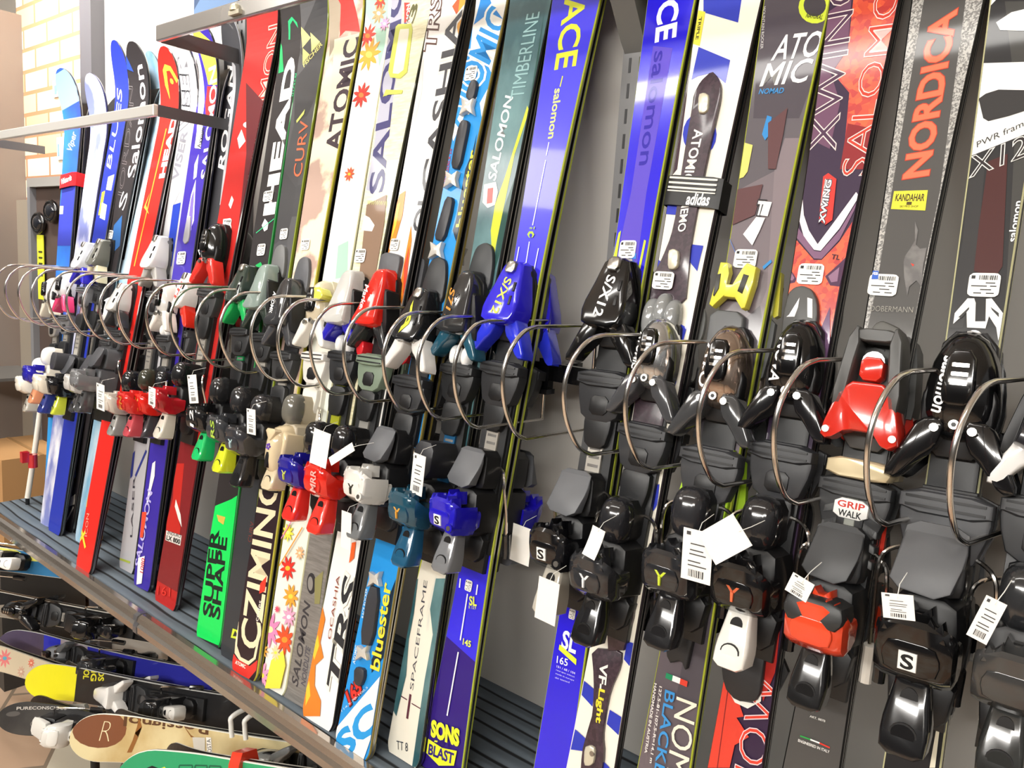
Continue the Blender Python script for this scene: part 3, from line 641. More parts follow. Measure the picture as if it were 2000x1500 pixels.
wtext(s, 'VF-', 1170, 1296, 1165, 1345, 14, '#f2efe8', .0056, 0, .03); wtext(s, 'Light', 1164, 1345, 1157, 1410, 14, '#e8d838', .0056, 0, .03)
for x, y in ((1376, 204), (1318, 508), (1152, 1474)):
    s.raised('plate_buckle', [(x-9, y+20), (x-8, y-16), (x+3, y-20), (x+13, y-14), (x+11, y+14), (x+3, y+21)], .004, .010, mat('#d8d2bc', .3, .3), .002)
    c = s.loc(x, y, .01); o = G(); disc(o, c[0], c[1], .0035, s.zc(c[1])+s.th(c[1])+.004, s.zc(c[1])+s.th(c[1])+.0106, STEEL); o.build('buckle_screw', s.root)
g = s.loc(1300, 553, .005); s.layer += 44; s.sticker(1300, 550, 40, 34); s.layer -= 44
s.toe(1262, 695, mat('#d0d2d4', .14, .9), wing='#454649', afd='#323336', style='dome', k=1.12, txt='ATOMIC')
c = s.loc(1297, 625)
o = G(); b = s.zc(c[1])+s.th(c[1])
for q in (-1, 0, 1): dome(o, c[0]+q*.016, c[1]+(.0 if q else .008), .012, .028, b+.004, .018, mat('#8a8c8c', .12, 0, .5))
o.build('front_bumper', s.root)
s.heel(1143, 1118, '#2c2d30', lever='#19191b', padc='#232326', pad='dome', k=1.12, emblem='Y', ec='#dfe3e6', strip='#c9c8be')
s.done('white ski with royal blue blocks under a purple lettered damper plate', 'dark rear ski right of the white and blue block ski')
# --- T
BLU = mat('#2418d8', .16, 0, .8); BLU2 = mat('#4a42d8', .25, 0, .5)
s = SK['T'] = Ski('bright blue ski with lilac stripe', [(0, 1262, 1357), (375, 1212, 1285), (465, 1198, 1263), (1150, 1094, 1162), (1300, 1075, 1142), (1495, 1036, 1107)], BLU, '#b8c43e', L=1.5)
s.P('#5a48c4', [(1274, 88), (1312, 92), (1262, 375), (1243, 522), (1200, 522), (1232, 375)])
s.T('CE', 1284, 6, 1278, 80, 36, '#f6f6f4', 0, .03); s.T('salomon', 1277, 100, 1247, 322, 22, '#2a1aa0', 0, .01)
s.P('#e8e8e8', [(1209, 523), (1241, 528), (1240, 532), (1208, 532)]); s.P('#c8d83a', [(1208, 455), (1213, 450), (1202, 520), (1194, 520)], [(1258, 468), (1262, 470), (1250, 530), (1246, 528)])
s.sticker(1226, 487, 32, 34); s.P('#3a8ae0', [(1233, 494), (1243, 495), (1242, 506), (1232, 505)])
s.sticker(1116, 1200, 12, 20)
s.T('SL', 1094, 1266, 1121, 1277, 33, '#f6f6f4', 0, .03); s.P('#d8e83a', [(1091, 1259), (1124, 1288), (1123, 1300), (1089, 1269)]); s.T('165', 1085, 1295, 1106, 1302, 13, '#f6f6f4', 0, .01)
s.T('151 / 68 / 104', 1085, 1304, 1121, 1318, 4, '#d8d8f0', 0, .01); s.T('race spec sidecut', 1084, 1311, 1120, 1325, 3.5, '#d8d8f0'); s.T('made in europe', 1083, 1318, 1119, 1332, 3.5, '#d8d8f0'); s.T('ski tested', 1082, 1325, 1110, 1335, 3, '#d8d8f0')
s.pw = .034; s.toe(1168, 585, '#0c0c0e', wing='#101012', afd='#2a2b2e', k=1.22, txt='S/X12')
s.heel(1066, 1066, '#0d0d10', lever='#b9b4a8', padc='#5b5d61', k=1.12, emblem='S', side='#131316')
s.done('bright blue ski with faded lilac centre stripe and glossy black binding', 'black and yellow edged rear ski right of the lilac-striped blue ski')
# --- S
s = SK['S'] = Ski('blue ski with yellow lettering', [(0, 1075, 1168), (375, 1020, 1089), (500, 1002, 1062), (1150, 882, 945), (1300, 857, 921), (1500, 812, 903)], mat('#3028e0', .3, 0, .6), '#b8c43e', tail=(855, 1524), L=1.44)
s.P('#2c1478', [(850, 1232), (868, 1243), (922, 1292), (945, 1310), (925, 1520), (800, 1530)])
s.T('RACE', 1106, -42, 1081, 134, 37, '#dfe63a', 0, .02); s.LN('#dfe63a', 1097, 147, 1092, 168, 2); s.T('salomon', 1082, 173, 1069, 270, 13, '#e4ec8a', 0, .02)
for a in ((1071, 277, 1066, 303), (1065, 312, 1040, 440), (1034, 472, 1025, 530), (1014, 482, 1006, 525), (1052, 485, 1043, 530)): s.LN('#e6eaf4', *a, 2)
s.EL('#b8d84a', 1037, 458, 7, 7, 6); s.EL('#3a32d8', 1037, 460, 3, 4); s.T('sl', 1034, 447, 1044, 448, 5, '#b8d84a')
s.sticker(914, 1144, 13, 22); s.T('SL', 915, 1182, 929, 1184, 17, '#dfe85a', 0, .03); s.T('R 13.9', 914, 1189, 928, 1191, 6, '#dfe85a')
for a in ((898, 1130, 896, 1148), (912, 1160, 897, 1251), (893, 1274, 870, 1399), (932, 1142, 929, 1162)): s.LN('#eef0f6', *a, 2.4)
s.T('145', 902, 1259, 917, 1265, 11, '#dfe85a', 0, .03)
s.P('#e2ea32', [(833, 1444), (860, 1462), (889, 1468), (883, 1497), (853, 1497), (829, 1472)])
s.T('SONS', 839, 1438, 892, 1458, 27, '#e2ea32', .0, .06); s.T('OF A', 852, 1455, 874, 1463, 7, '#2c1478', 0, .02); s.T('BLAST', 833, 1474, 882, 1494, 18, '#2c1478', .1, .03); s.P('#e2ea32', [(846, 1412), (866, 1411), (884, 1434), (862, 1430)][:0] or [(846, 1447), (852, 1448), (851, 1451), (845, 1450)])
s.pw = .034; s.toe(972, 583, '#2a22d0', wing='#2b38d8', afd='#2a2b2e', k=1.2, txt='S/X12', tc='#dfe85a')
s.heel(876, 1005, '#2219b8', lever='#77797c', padc='#5b5d61', k=1.1, emblem='S', ec='#dfe85a', side='#1f18b0')
s.done('bright blue ski with yellow lettering, violet tail and blue binding', 'black rear ski with yellow-green edges right of the blue yellow-lettered ski')
# --- R teal
TEAL = nmat('teal_wash', '#1f5058', '#7aa6a8', 9, .25, .7, 'noise', (1, .5, 1), .42, .75)
s = SK['R'] = Ski('teal ski with yellow streak', [(0, 990, 1072), (350, 942, 1010), (540, 913, 967), (1150, 806, 865), (1250, 788, 850), (1450, 752, 822)], TEAL, '#16181a', tail=(785, 1492), L=1.44)
s.P('#1d4a44', [(1040, 150), (1060, 20), (1030, 290), (1004, 400), (975, 500), (962, 540), (975, 430), (1010, 330)])
s.P('#c8d03a', [(1028, 205), (1032, 215), (1004, 300), (980, 420), (968, 480), (962, 530), (958, 450), (966, 400), (985, 345)])
s.T('SALOMON', 967, 352, 1001, 184, 15, '#e8eeee', .2, .02); s.T('TIMBERLINE', 1020, 190, 1052, 20, 24, '#8fb6b8', 0, .0)
s.P('#f0ece6', [(945, 360), (968, 355), (972, 375), (966, 400), (952, 406), (942, 395)]); s.P('#c23a30', [(952, 368), (963, 366), (961, 396), (950, 398)])
s.sticker(931, 528, 25, 34)
WASH = nmat('cream_wash', '#e9e4d4', '#4d8a94', 5, .3, .6, 'noise', (2.2, .6, 1), .53, .68)
s.band(WASH, 1040, 1520); s.P('#c3cf3a', [(822, 1060), (832, 1060), (800, 1180), (785, 1260), (780, 1260), (795, 1180)])
s.T('SPACEFRAME', 803, 1350, 833, 1135, 7, '#4a4a52'); s.LN('#5a2a3a', 772, 1356, 791, 1368, 1.5); s.LN('#5a2a3a', 800, 1375, 820, 1387, 1.5); s.LN('#5a2a3a', 798, 1357, 791, 1405, 4); s.T('TT 8', 770, 1465, 792, 1470, 16, '#3a3f48', 0, .0)
s.P(TEAL, [(850, 1130), (872, 1130), (850, 1250), (828, 1420), (818, 1500), (800, 1500), (815, 1400), (826, 1330), (843, 1240), (838, 1190)], [(800, 1150), (815, 1130), (806, 1200), (796, 1250), (790, 1320), (770, 1400), (765, 1390), (780, 1280)])
s.sticker(880, 796, 26, 12)
s.toe(878, 600, '#2a2b2d', wing='#24556a', afd='#222325', style='spine', k=1.1, petals='#f4f4f2', txt='S711', tc='#d8923a', back='#2e3032')
s.heel(788, 992, '#1d4a5e', lever='#1f5474', padc='#26262a', pad='box', k=1.12, emblem='Y', ec='#e0a03a', strip='#2a6a9a', txt=('', '#fff') if 0 else None)
s.done('dark teal ski with yellow streak and cream washed tail', 'black rear ski right of the teal ski with yellow streak')
# --- Q sky blue / white
s = SK['Q'] = Ski('sky-blue and white ski with black dampers', [(0, 926, 988), (300, 878, 925), (490, 838, 888), (1130, 711, 771), (1250, 690, 750), (1400, 654, 728), (1450, 650, 722)], '#2090dc', '#8a7a3a', tail=(690, 1480), L=1.44)
s.P('#f1efe8', [(930, -60), (1000, -60), (986, 60), (975, 150), (958, 200), (940, 235), (935, 200), (962, 150), (945, 115), (920, 110), (912, 140)], [(905, 225), (918, 180), (908, 190), (880, 260), (884, 275)])
s.P('#1e86d8', [(945, -30), (958, 5), (979, 35), (953, 22), (922, 46)])
s.T('ATOMIC', 897, 250, 1000, 20, 46, '#2090dc', .2, .02, '#f4f2ec', .06)
s.P('#0f2233', [(922, 295), (930, 260), (905, 420), (893, 480), (884, 450), (890, 430), (908, 330)])
s.T('bluester', 905, 442, 930, 292, 14, '#e8df3a', 0, .02); s.T('DOUBLEDECK 3.0', 871, 362, 882, 290, 5, '#a83058', 0, .02)
s.sticker(918, 142, 22, 26)
DP = plast('#34353a')
s.raised('damper', [(921, 160), (930, 156), (934, 165), (929, 190), (920, 200), (911, 190)], 0, .008, DP); s.raised('damper', [(906, 235), (918, 238), (915, 260), (900, 332), (884, 330), (890, 290), (898, 250)], 0, .008, DP); s.raised('damper', [(876, 385), (889, 388), (884, 420), (870, 472), (852, 470), (862, 430)], 0, .008, DP)
def cross(x, y, k, m='#d8d4cc'): s.raised('damper_clamp', [(x-11*k, y+18*k), (x-6*k, y+2*k), (x-7*k, y-12*k), (x+4*k, y-5*k), (x+14*k, y-12*k), (x+10*k, y+2*k), (x+13*k, y+17*k), (x+2*k, y+10*k)], .002, .011, mat(m, .25, .3), .0015, 0)
cross(914, 208, 1.1); cross(884, 350, 1.1); cross(855, 488, 1.1); cross(733, 1128, 1.0); cross(708, 1272, 1.0)
s.raised('damper', [(722, 1142), (743, 1150), (728, 1262), (704, 1258)], 0, .008, DP); s.raised('damper', [(693, 1302), (712, 1306), (712, 1325), (704, 1342), (692, 1335)], 0, .008, DP)
s.P('#0f2233', [(772, 1128), (762, 1185), (745, 1285), (722, 1315), (722, 1290), (742, 1240), (752, 1180)])
s.T('bluester', 737, 1312, 762, 1142, 18, '#ecd83a', 0, .02)
s.T('RACE ROCKER', 708, 1208, 716, 1150, 4.5, '#cfe6f4', 0, .01); s.T('ATOMIC', 690, 1298, 696, 1262, 5, '#cfe6f4', 0, .02)
s.P('#f2f0ea', [(646, 1430), (742, 1318), (728, 1420), (705, 1485), (640, 1485)])
s.T('SC', 668, 1483, 736, 1418, 40, '#2496dc', 0, .04); s.T('165', 680, 1378, 705, 1348, 20, '#d83028', .2, .04, '#5a1014', .06)
s.T('114,5-70-100,5', 664, 1392, 716, 1345, 4, '#cfe6f4')
s.toe(822, 628, '#1c1d20', wing='#eeece8', afd='#26272a', style='wedge', k=1.12, txt='A', tc='#d8d83a', back='#2b2c2e')
s.heel(708, 950, '#e6e4de', lever='#6f7274', padc='#5b5d61', k=1.05, emblem='Y', ec='#2a2a20', side='#dedcd6')
s.done('sky-blue and white ski with black rubber dampers and white heel piece', 'gold-edged rear ski right of the sky-blue and white ski')
# --- P white / flames
s = SK['P'] = Ski('white ski with dark lettering and flames', [(0, 832, 903), (300, 800, 852), (490, 757, 803), (1130, 628, 690), (1275, 608, 668), (1390, 588, 648)], '#f2f0ec', '#16161a', tail=(622, 1425), L=1.46)
s.P('#e0a03a', [(895, -40), (912, -40), (900, 50), (893, 75), (888, 40)]); s.P('#c85a2a', [(880, 10), (896, -10), (890, 30)])
s.P('#d4cfcc', [(815, 130), (825, 110), (822, 180), (808, 240), (802, 220)])
s.T('CASHIA', 848, 372, 900, 18, 26, '#45454a', .0, .02, '#e9e7df', .05); s.T('OL', 826, 452, 843, 375, 22, '#45454a', 0, .02)
s.T('TRS', 848, 90, 862, -15, 22, '#f2eeea', .2, 0, '#5a3a34', .05)
s.P('#ec8a2a', [(780, 380), (792, 372), (786, 420), (772, 470), (756, 500), (760, 450)], [(792, 500), (803, 440), (804, 470), (795, 540), (786, 600), (780, 570)]); s.P('#f2c83a', [(776, 400), (782, 395), (774, 440), (764, 470)])
s.P('#d8452a', [(790, 520), (800, 480), (796, 540), (788, 580)])
s.P('#e8802a', [(626, 1180), (632, 1210), (622, 1255), (628, 1285), (612, 1300), (610, 1340), (622, 1370), (620, 1400), (585, 1400), (592, 1340), (606, 1280), (618, 1215)]); s.P('#f0c43a', [(618, 1240), (620, 1262), (610, 1290), (606, 1270)], [(594, 1345), (600, 1330), (602, 1360), (592, 1380)])
s.P('#e8622a', [(686, 1060), (694, 1058), (690, 1090), (680, 1100)])
s.T('TRS', 660, 1350, 696, 1135, 27, '#2c2e32', .15, .02, '#f2f0e4', .06); s.T('OCASHIA', 643, 1250, 662, 1125, 6, '#8a3a2a')
s.sticker(772, 478, 16, 22)
s.raised('front_plate', [(742, 545), (750, 500), (762, 494), (788, 500), (788, 515), (778, 560), (770, 600), (736, 590)], 0, .010, plast('#55565a'), .003)
wtext(s, 'RC 600 FL', 744, 538, 771, 542, 7, '#e4e4e2', .0104, 0, .02)
s.toe(728, 592, '#e0281c', wing='#2a2b2d', afd='#7a8a78', style='spine', k=1.1, txt='Marker', back=None)
s.raised('red_inlay', [(716, 672), (722, 668), (730, 672), (728, 690), (720, 704), (714, 690)], .0, .024, '#d8202a', .002)
s.heel(628, 940, '#e0281c', lever='#e8382c', padc='#1d1d1f', pad='dome', k=1.1, txt=('MRR', '#f0b0a8'), strip='#b9b7b0')
s.done('white ski with dark slanted lettering, orange flames and red binding', 'black rear ski right of the flame-printed white ski')
# --- O cream / grey
CRM = nmat('brushed_cream', '#d8d0a4', '#f1eccc', 40, .25, .6, 'noise', (1, 6, 1), .3, .7)
GRY = nmat('brushed_grey', '#77736f', '#97938e', 60, .3, .4, 'noise', (.4, 5, 1), .3, .7, metal=.3)
s = SK['O'] = Ski('cream-yellow ski with silver-grey tail', [(0, 755, 832), (300, 728, 792), (450, 703, 755), (1130, 582, 632), (1300, 554, 612), (1350, 545, 600)], CRM, '#3a3a2a', tail=(566, 1374), L=1.46)
s.P('#b4b4c4', [(752, -40), (786, -40), (780, 80), (765, 200), (748, 290), (735, 380), (714, 370), (728, 290), (745, 150)])
s.T('SALOMON', 748, 372, 796, -130, 26, '#3d3a6e', 0, .02)
s.P('#2e4a9c', [(786, 42), (796, 43), (793, 78), (785, 76)]); s.P('#d83a34', [(788, 4), (799, 4), (796, 42), (786, 42)]); s.T('SALOMON', 795, 76, 799, 6, 6, '#f4f4f4', 0, .03)
s.P('#c9cf5a', [(775, 45), (800, 44), (803, 56), (793, 140), (780, 152), (760, 150), (756, 138), (770, 50)]); s.P('#ece8d4', [(779, 55), (796, 54), (796, 62), (786, 135), (776, 143), (765, 142), (766, 132), (777, 62)])
s.P('#c9cf5a', [(746, 188), (752, 174), (785, 175), (783, 182), (757, 184)]); s.T('3', 803, 44, 816, 6, 12, '#5a5a30'); 
s.P('#8a705c', [(716, 400), (755, 380), (750, 440), (730, 560), (700, 560)]); s.T('WWWWW', 716, 400, 756, 402, 9, '#c9cf7a', 0, -.01)
s.P('#f4f2ee', [(712, 420), (722, 425), (732, 440), (727, 452), (706, 450)])
s.band(GRY, 1030, 1400)
s.T('SALOMON', 577, 1343, 604, 1178, 13, '#3a383c', .2, .02); s.EL('#2e2c30', 606, 1140, 9, 21); s.EL('#8a8682', 604, 1140, 5, 14)
s.T('NORDLITE', 592, 1342, 603, 1265, 9, '#55525a', .2, .02); s.P('#8a8658', [(613, 1130), (630, 1115), (622, 1180), (612, 1180)])
s.sticker(705, 500, 20, 26)
s.toe(657, 590, '#c8c8c4', wing='#2a24b0', afd='#24262a', style='spine', k=1.08, petals='#f0f0ee', txt=None)
s.raised('toe_cap', [(645, 590), (652, 572), (668, 572), (674, 590), (660, 600)], .03, .052, mat('#e4dc5a', .2, 0, .5), .004)
s.heel(565, 920, '#1c1a8e', lever='#e8322a', padc='#1b1b1d', pad='dome', k=1.05, emblem='Y', ec='#c8d05a', strip='#c9cf3a')
s.done('cream-yellow ski with violet letters, silver-grey tail and navy heel piece', 'olive-edged rear ski right of the cream-yellow ski')
# --- N flowers
FL = nmat('pale_floral_ground', '#f3f0e6', '#cfe3d6', 6, .3, .5, 'noise', (1, 1, 1), .45, .7)
s = SK['N'] = Ski('white ski covered in bright flowers', [(0, 706, 756), (300, 676, 728), (500, 640, 695), (1030, 553, 600), (1300, 505, 556)], FL, '#c9c7a0', tail=(520, 1348), L=1.46)
s.P('#a9d0bc', [(700, 0), (760, -20), (748, 90), (738, 130), (730, 60)], [(660, 480), (680, 470), (678, 540), (655, 545)])
for a in ((715, 68, 16, '#e0402c', '#f08a2a'), (718, 105, 22, '#f0a83a', '#f4d060'), (738, 25, 13, '#f0a070', '#f6f0d0'), (744, 0, 12, '#e0402c', '#f0b03a'), (704, 185, 17, '#e0342a', '#ef7a3a'), (682, 340, 10, '#ea5a34', '#f4c03a'), (749, 45, 10, '#ee9ac0', '#f4d8e0'),
          (560, 1110, 16, '#e0342a', '#f0c03a'), (524, 1230, 22, '#e888b8', '#f4e4a8'), (553, 1250, 20, '#e8502a', '#f09030'), (566, 1165, 16, '#f0a03a', '#f4d04a'), (508, 1320, 17, '#ee9ac0', '#f4dc4a'), (575, 1000, 10, '#f09ac8', '#f8e0e8'), (562, 1040, 12, '#f0dc4a', '#f6e88a'), (585, 1080, 9, '#f0b080', '#f6e0c0'), (563, 1205, 14, '#f2a0c0', '#f8e8f0'), (540, 1190, 5, '#e04a6a', '#e04a6a'), (512, 1270, 10, '#f0a03a', '#f6e07a')): s.flower(*a)
s.P('#f0e04a', [(528, 1290), (552, 1270), (556, 1300), (545, 1345), (515, 1345)]); s.flower(537, 1275, 10, '#f6d0a0', '#f0e04a')
s.LN('#e09a3a', 592, 1030, 546, 1105, 2); s.LN('#e07ab0', 576, 1010, 545, 1060, 1.5)
s.toe(610, 598, '#d9ccb0', c2='#d4c8ae', wing='#efece4', afd='#e4e2dc', style='dome', k=1.05)
s.heel(543, 868, '#dcc9a4', lever='#d8c8a8', padc='#6a6860', pad='dome', c2='#b8ac94', k=1.05, style='tall', strip='#e4e2dc', lk=1.0, pcol='#e6e2d6')
o = G(); b = s.th(s.heel_s)+s.zc(s.heel_s)
for i in range(5): disc(o, .004*cos(i*1.257), s.heel_s-.006+.004*sin(i*1.257), .0022, b+.05, b+.0905, '#6a4ab0', 8)
o.build('flower_emblem', s.root, 0)
s.done('white and pale green ski printed with bright flowers, cream binding', 'cream-edged rear ski right of the flower-printed ski')
# --- M
CAM_ = nmat('cream_mauve_camo', '#b79a8c', '#efe2c4', 9, .3, .5, 'noise', (1, 1, 1), .47, .53)
s = SK['M'] = Ski('cream and mauve ski with red-ended tail', [(30, 640, 703), (300, 607, 660), (500, 577, 625), (960, 500, 545), (1125, 476, 525), (1290, 448, 500)], CAM_, '#b9b23a', tail=(468, 1323), L=1.46)
s.P('#d83a34', [(664, -40), (690, -20), (700, 60), (672, 58), (660, 70), (664, 20)]); s.P('#a89a86', [(642, 20), (655, -20), (668, 10), (658, 70), (640, 110)])
s.P('#e8dfc0', [(650, 75), (700, 62), (692, 130), (668, 260), (650, 270), (640, 240)])
s.T('ATOMIC', 663, 290, 700, 70, 27, '#3a2c34', 0, .03)
s.band('#2a1a20', 880, 1330); s.P('#d8342c', [(446, 1270), (458, 1288), (482, 1302), (498, 1290), (495, 1310), (478, 1330), (440, 1325)])
s.P('#e9dcb8', [(453, 1276), (462, 1290), (480, 1300), (494, 1288), (504, 1240), (500, 1240), (490, 1285), (480, 1292), (465, 1284), (458, 1262), (462, 1215), (458, 1215)])
s.T('CZIMINO', 500, 1272, 545, 930, 38, '#e9dcb8', 0, .02); s.T('ATOMIC', 454, 1297, 474, 1307, 6, '#f4ece0', .1, .03); s.T('codes', 500, 1215, 508, 1175, 7, '#f4ece0')
s.P('#d83a2a', [(505, 1140), (518, 1125), (514, 1155), (503, 1160)])
s.sticker(597, 478, 16, 20)
s.toe(552, 600, '#303134', wing='#45464a', afd='#333436', style='spine', k=1.05, txt='ATOMIC', back='#55565a')
s.heel(497, 868, '#34353a', lever='#1e1e20', padc='#28282b', pad='dome', k=1.05, emblem='Y', ec='#b9d4d8')
s.done('cream and mauve ski with dark letters and brown tail ending in red', 'yellow-edged rear ski right of the cream and mauve ski')
# --- L charcoal
FAC = nmat('charcoal_facets', '#2c2c2f', '#505053', 14, .3, .5, 'cells', (1, .5, 1), .2, .8)
s = SK['L'] = Ski('charcoal ski with yellow triangles', [(40, 586, 637), (300, 557, 600), (500, 534, 568), (950, 466, 505), (1125, 446, 482), (1260, 426, 462)], FAC, '#8a9a2a', tail=(443, 1292), L=1.46)
s.P('#e8442c', [(637, 80), (640, 80), (604, 310), (572, 540), (566, 540), (598, 310)])
s.P('#e6e08a', [(586, 50), (604, 72), (587, 92)], [(606, 60), (624, 78), (606, 92)][:0] or [(604, 62), (622, 80), (605, 100)], [(588, 92), (602, 105), (588, 122)])
s.T('FISCHER', 591, 130, 627, 86, 6, '#e6e08a', 0, .02); s.T('CURV', 588, 343, 602, 230, 16, '#e8704a', .1, .0); s.P('#c8d070', [(577, 235), (594, 212), (592, 222), (578, 240)])
s.band('#34363a', 840, 1300); s.P('#cfe03a', [(450, 1228), (446, 1246), (462, 1250), (466, 1234)]); s.T('CURV', 488, 1060, 494, 1020, 7, '#7a3a34')
s.P('#2a2a2c', [(455, 1232), (461, 1244), (450, 1243)])
s.sticker(555, 457, 14, 20)
s.toe(500, 570, '#8a9a94', wing='#2e3a34', afd='#2c2d2f', style='spine', k=1.02, back='#6b6c6c')
s.heel(442, 842, '#3c3e42', lever='#d8e22e', padc='#2a2a2c', pad='dome', k=1.02, txt=('RS', '#a8c84a'))
s.done('charcoal faceted ski with pale yellow triangles and red edge line', 'olive-edged rear ski right of the charcoal ski')
# --- K black/green
s = SK['K'] = Ski('black ski with white lettering and green tail', [(40, 545, 587), (300, 518, 556), (500, 493, 532), (975, 418, 462), (1125, 392, 440), (1225, 377, 427)], '#2b2728', '#2a8a44', tail=(398, 1257), L=1.46)
s.T('HEAD', 535, 412, 575, 112, 19, '#f4f3f0', 0, .05); s.T('MAGNUM', 574, 185, 580, 140, 6, '#3ad08a')
s.P('#1fd07a', [(561, 76), (564, 42), (572, 34), (580, 44), (581, 54), (573, 40), (567, 48), (564, 76)]); s.P('#1fc46a', [(544, 75), (548, 90), (551, 138), (541, 142), (543, 120)])
s.P('#f0f0f0', [(511, 440), (517, 427), (524, 436), (522, 448), (516, 452)]); s.LN('#3ad08a', 500, 455, 538, 425, 1)
s.P('#14d65a', [(418, 988), (450, 975), (470, 962), (466, 1000), (440, 1270), (372, 1240)])
s.T('SUPER', 408, 1205, 425, 1038, 17, '#10201a', .0, .03); s.T('SHAPE', 424, 1210, 441, 1052, 17, '#10201a', .0, .03); s.P('#c8b04a', [(421, 1005), (438, 1010), (434, 1025), (424, 1018)])
s.sticker(511, 488, 15, 22); s.sticker(524, 383, 18, 20)
s.toe(472, 562, '#2d3a34', wing='#1fae5a', afd='#2c2d2f', style='wedge', k=1.02); s.P('#1fae5a', [(497, 520), (510, 512), (516, 525), (508, 545)])

s.heel(392, 820, '#1a1a1c', lever='#22c46c', padc='#2a2a2c', pad='dome', k=1.02, txt=('12', '#f0f0f0'), strip='#2fae68')
s.done('black ski with tall white letters and a bright green lettered tail', 'green-edged rear ski right of the black white-lettered ski')
# --- J dark red
s = SK['J'] = Ski('dark red ski with cream outlined lettering', [(40, 483, 540), (300, 447, 497), (450, 420, 467), (900, 342, 380), (1000, 324, 364), (1150, 300, 348)], '#b3221e', '#26141a', tail=(322, 1190), L=1.46)
s.T('SALOMON', 497, 352, 548, 45, 22, '#c22a22', .0, -.012, '#f0dfc8', .03)
s.EL('#f0ece8', 482, 243, 9, 6); s.P('#f2efe8', [(470, 252), (478, 275), (466, 290), (462, 270)]); s.P('#f2d8d0', [(452, 382), (456, 390), (450, 408), (446, 400)])
s.P('#5a1a20', [(478, 160), (515, 200), (505, 300), (480, 480), (462, 480), (480, 300)])
s.P('#f2efe8', [(436, 428), (450, 426), (452, 445), (446, 462), (434, 450)]); s.sticker(444, 440, 14, 24)
s.band('#7a1c20', 860, 1145); s.P('#b8261e', [(340, 905), (358, 905), (348, 1000), (330, 1050), (350, 1060), (344, 1020)][:4]); s.P('#e6e0da', [(341, 975), (350, 1005), (352, 1030), (338, 995)]); s.P('#b8261e', [(322, 1020), (335, 975), (350, 1030), (348, 1046), (322, 1042)])
s.P('#d8d4ce', [(322, 1036), (352, 1046), (349, 1066), (320, 1055)]); s.T('ENDURO', 324, 1043, 350, 1051, 6, '#2a2a2a', .2, .02); s.T('LX 800', 322, 1054, 348, 1063, 8, '#1a1a1a', 0, .04); s.T('161', 303, 1162, 328, 1166, 17, '#d8342a')
s.toe(404, 482, '#18181a', wing='#e0322a', afd='#3a3b3d', style='dome', k=1.15, txt='NOV')
s.heel(338, 790, '#c4202c', lever='#dcd6c8', padc='#1b1b1d', pad='dome', k=1.02, txt=('GZ', '#f4e8e8'))
s.done('dark red ski with cream outlined letters and a red tail numbered 161', 'dark rear ski right of the dark red ski')
# --- I, H, G, F, E, D, C, B, A
s = SK['I'] = Ski('narrow black ski with white script', [(125, 440, 474), (300, 412, 448), (450, 385, 422)], '#38383c', '#8a8a90', tip=(447, 48), dy=.03, Yb=.81)
s.T('ROGAN', 436, 330, 460, 125, 12, '#f2f0ee', .2, .02); s.P('#a8a8ac', [(457, 120), (462, 130), (440, 330), (433, 400), (428, 400)])
s.toe(362, 575, '#eceae6', wing='#e0301f', afd='#4a4b4d', style='wedge', k=1.05, txt='rrr', tc='#c83a30'); s.heel(318, 800, '#e2281f', lever='#46464a', padc='#202124', pad='dome', k=.95, txt=('X', '#f0b030'))
s.done('narrow black ski with white slanted letters under the dark bracket', 'black rear ski behind the narrow black white-lettered ski')
s = SK['H'] = Ski('purple and white striped ski', [(110, 387, 424), (300, 373, 410), (450, 350, 388), (870, 288, 322), (1000, 272, 305), (1125, 256, 292)], '#3a2a9c', '#16162a', tip=(402, 64), tail=(270, 1152))
s.P('#e9e7ee', [(388, 110), (400, 108), (396, 200), (386, 280), (380, 290), (384, 200)], [(378, 320), (386, 300), (382, 345), (376, 350)], [(372, 380), (381, 350), (378, 430), (364, 470), (358, 460)]); s.P('#e6df4a', [(402, 60), (430, 90), (426, 165), (406, 165)]); s.P('#c8282a', [(404, 168), (426, 168), (418, 230), (400, 240), (398, 200)])
s.P('#f0eeea', [(384, 240), (394, 242), (390, 290), (378, 288)]); s.T('Axxium', 390, 288, 398, 248, 7, '#2a2a3a', 0, .02); s.T('SALOMON', 405, 345, 426, 130, 13, '#f0eef4', 0, .02)
s.P('#7a68c8', [(372, 390), (378, 370), (374, 450), (366, 450)]); s.raised('grey_inlay', [(358, 470), (368, 420), (374, 425), (370, 470), (362, 478)], 0, .004, plast('#9a9aa0'))
s.P('#e8e6ea', [(296, 905), (302, 900), (300, 930), (292, 960), (286, 985), (283, 985), (289, 950)]); s.T('SALOMON', 268, 1110, 296, 960, 10, '#b8b0e8', .1, .02); s.P('#f0f0ee', [(266, 1090), (279, 1086), (272, 1140), (262, 1142)]); s.T('1080', 275, 1120, 279, 1092, 6, '#c83a4a', 0, .02); s.P('#d84a30', [(275, 1000), (284, 1000), (276, 1050), (270, 1050)])
s.sticker(355, 504, 16, 24); s.toe(322, 590, '#d2d0cc', wing='#e2ded6', afd='#3d3e40', style='dome', k=.95, petals='#f4f4f2'); s.heel(290, 795, '#e0302c', lever='#c8505a', padc='#35362c', pad='dome', k=.95, txt=('FN', '#f0a040'))
s.done('purple and white striped ski with yellow and red tip', 'dark rear ski behind the purple and white striped ski')
s = SK['G'] = Ski('silver-grey ski', [(120, 360, 392), (250, 348, 378), (375, 330, 363), (450, 320, 350), (880, 256, 287), (1000, 243, 273), (1095, 225, 256)], '#b4b4b8', '#2a2a2e', tip=(374, 96), tail=(240, 1117))
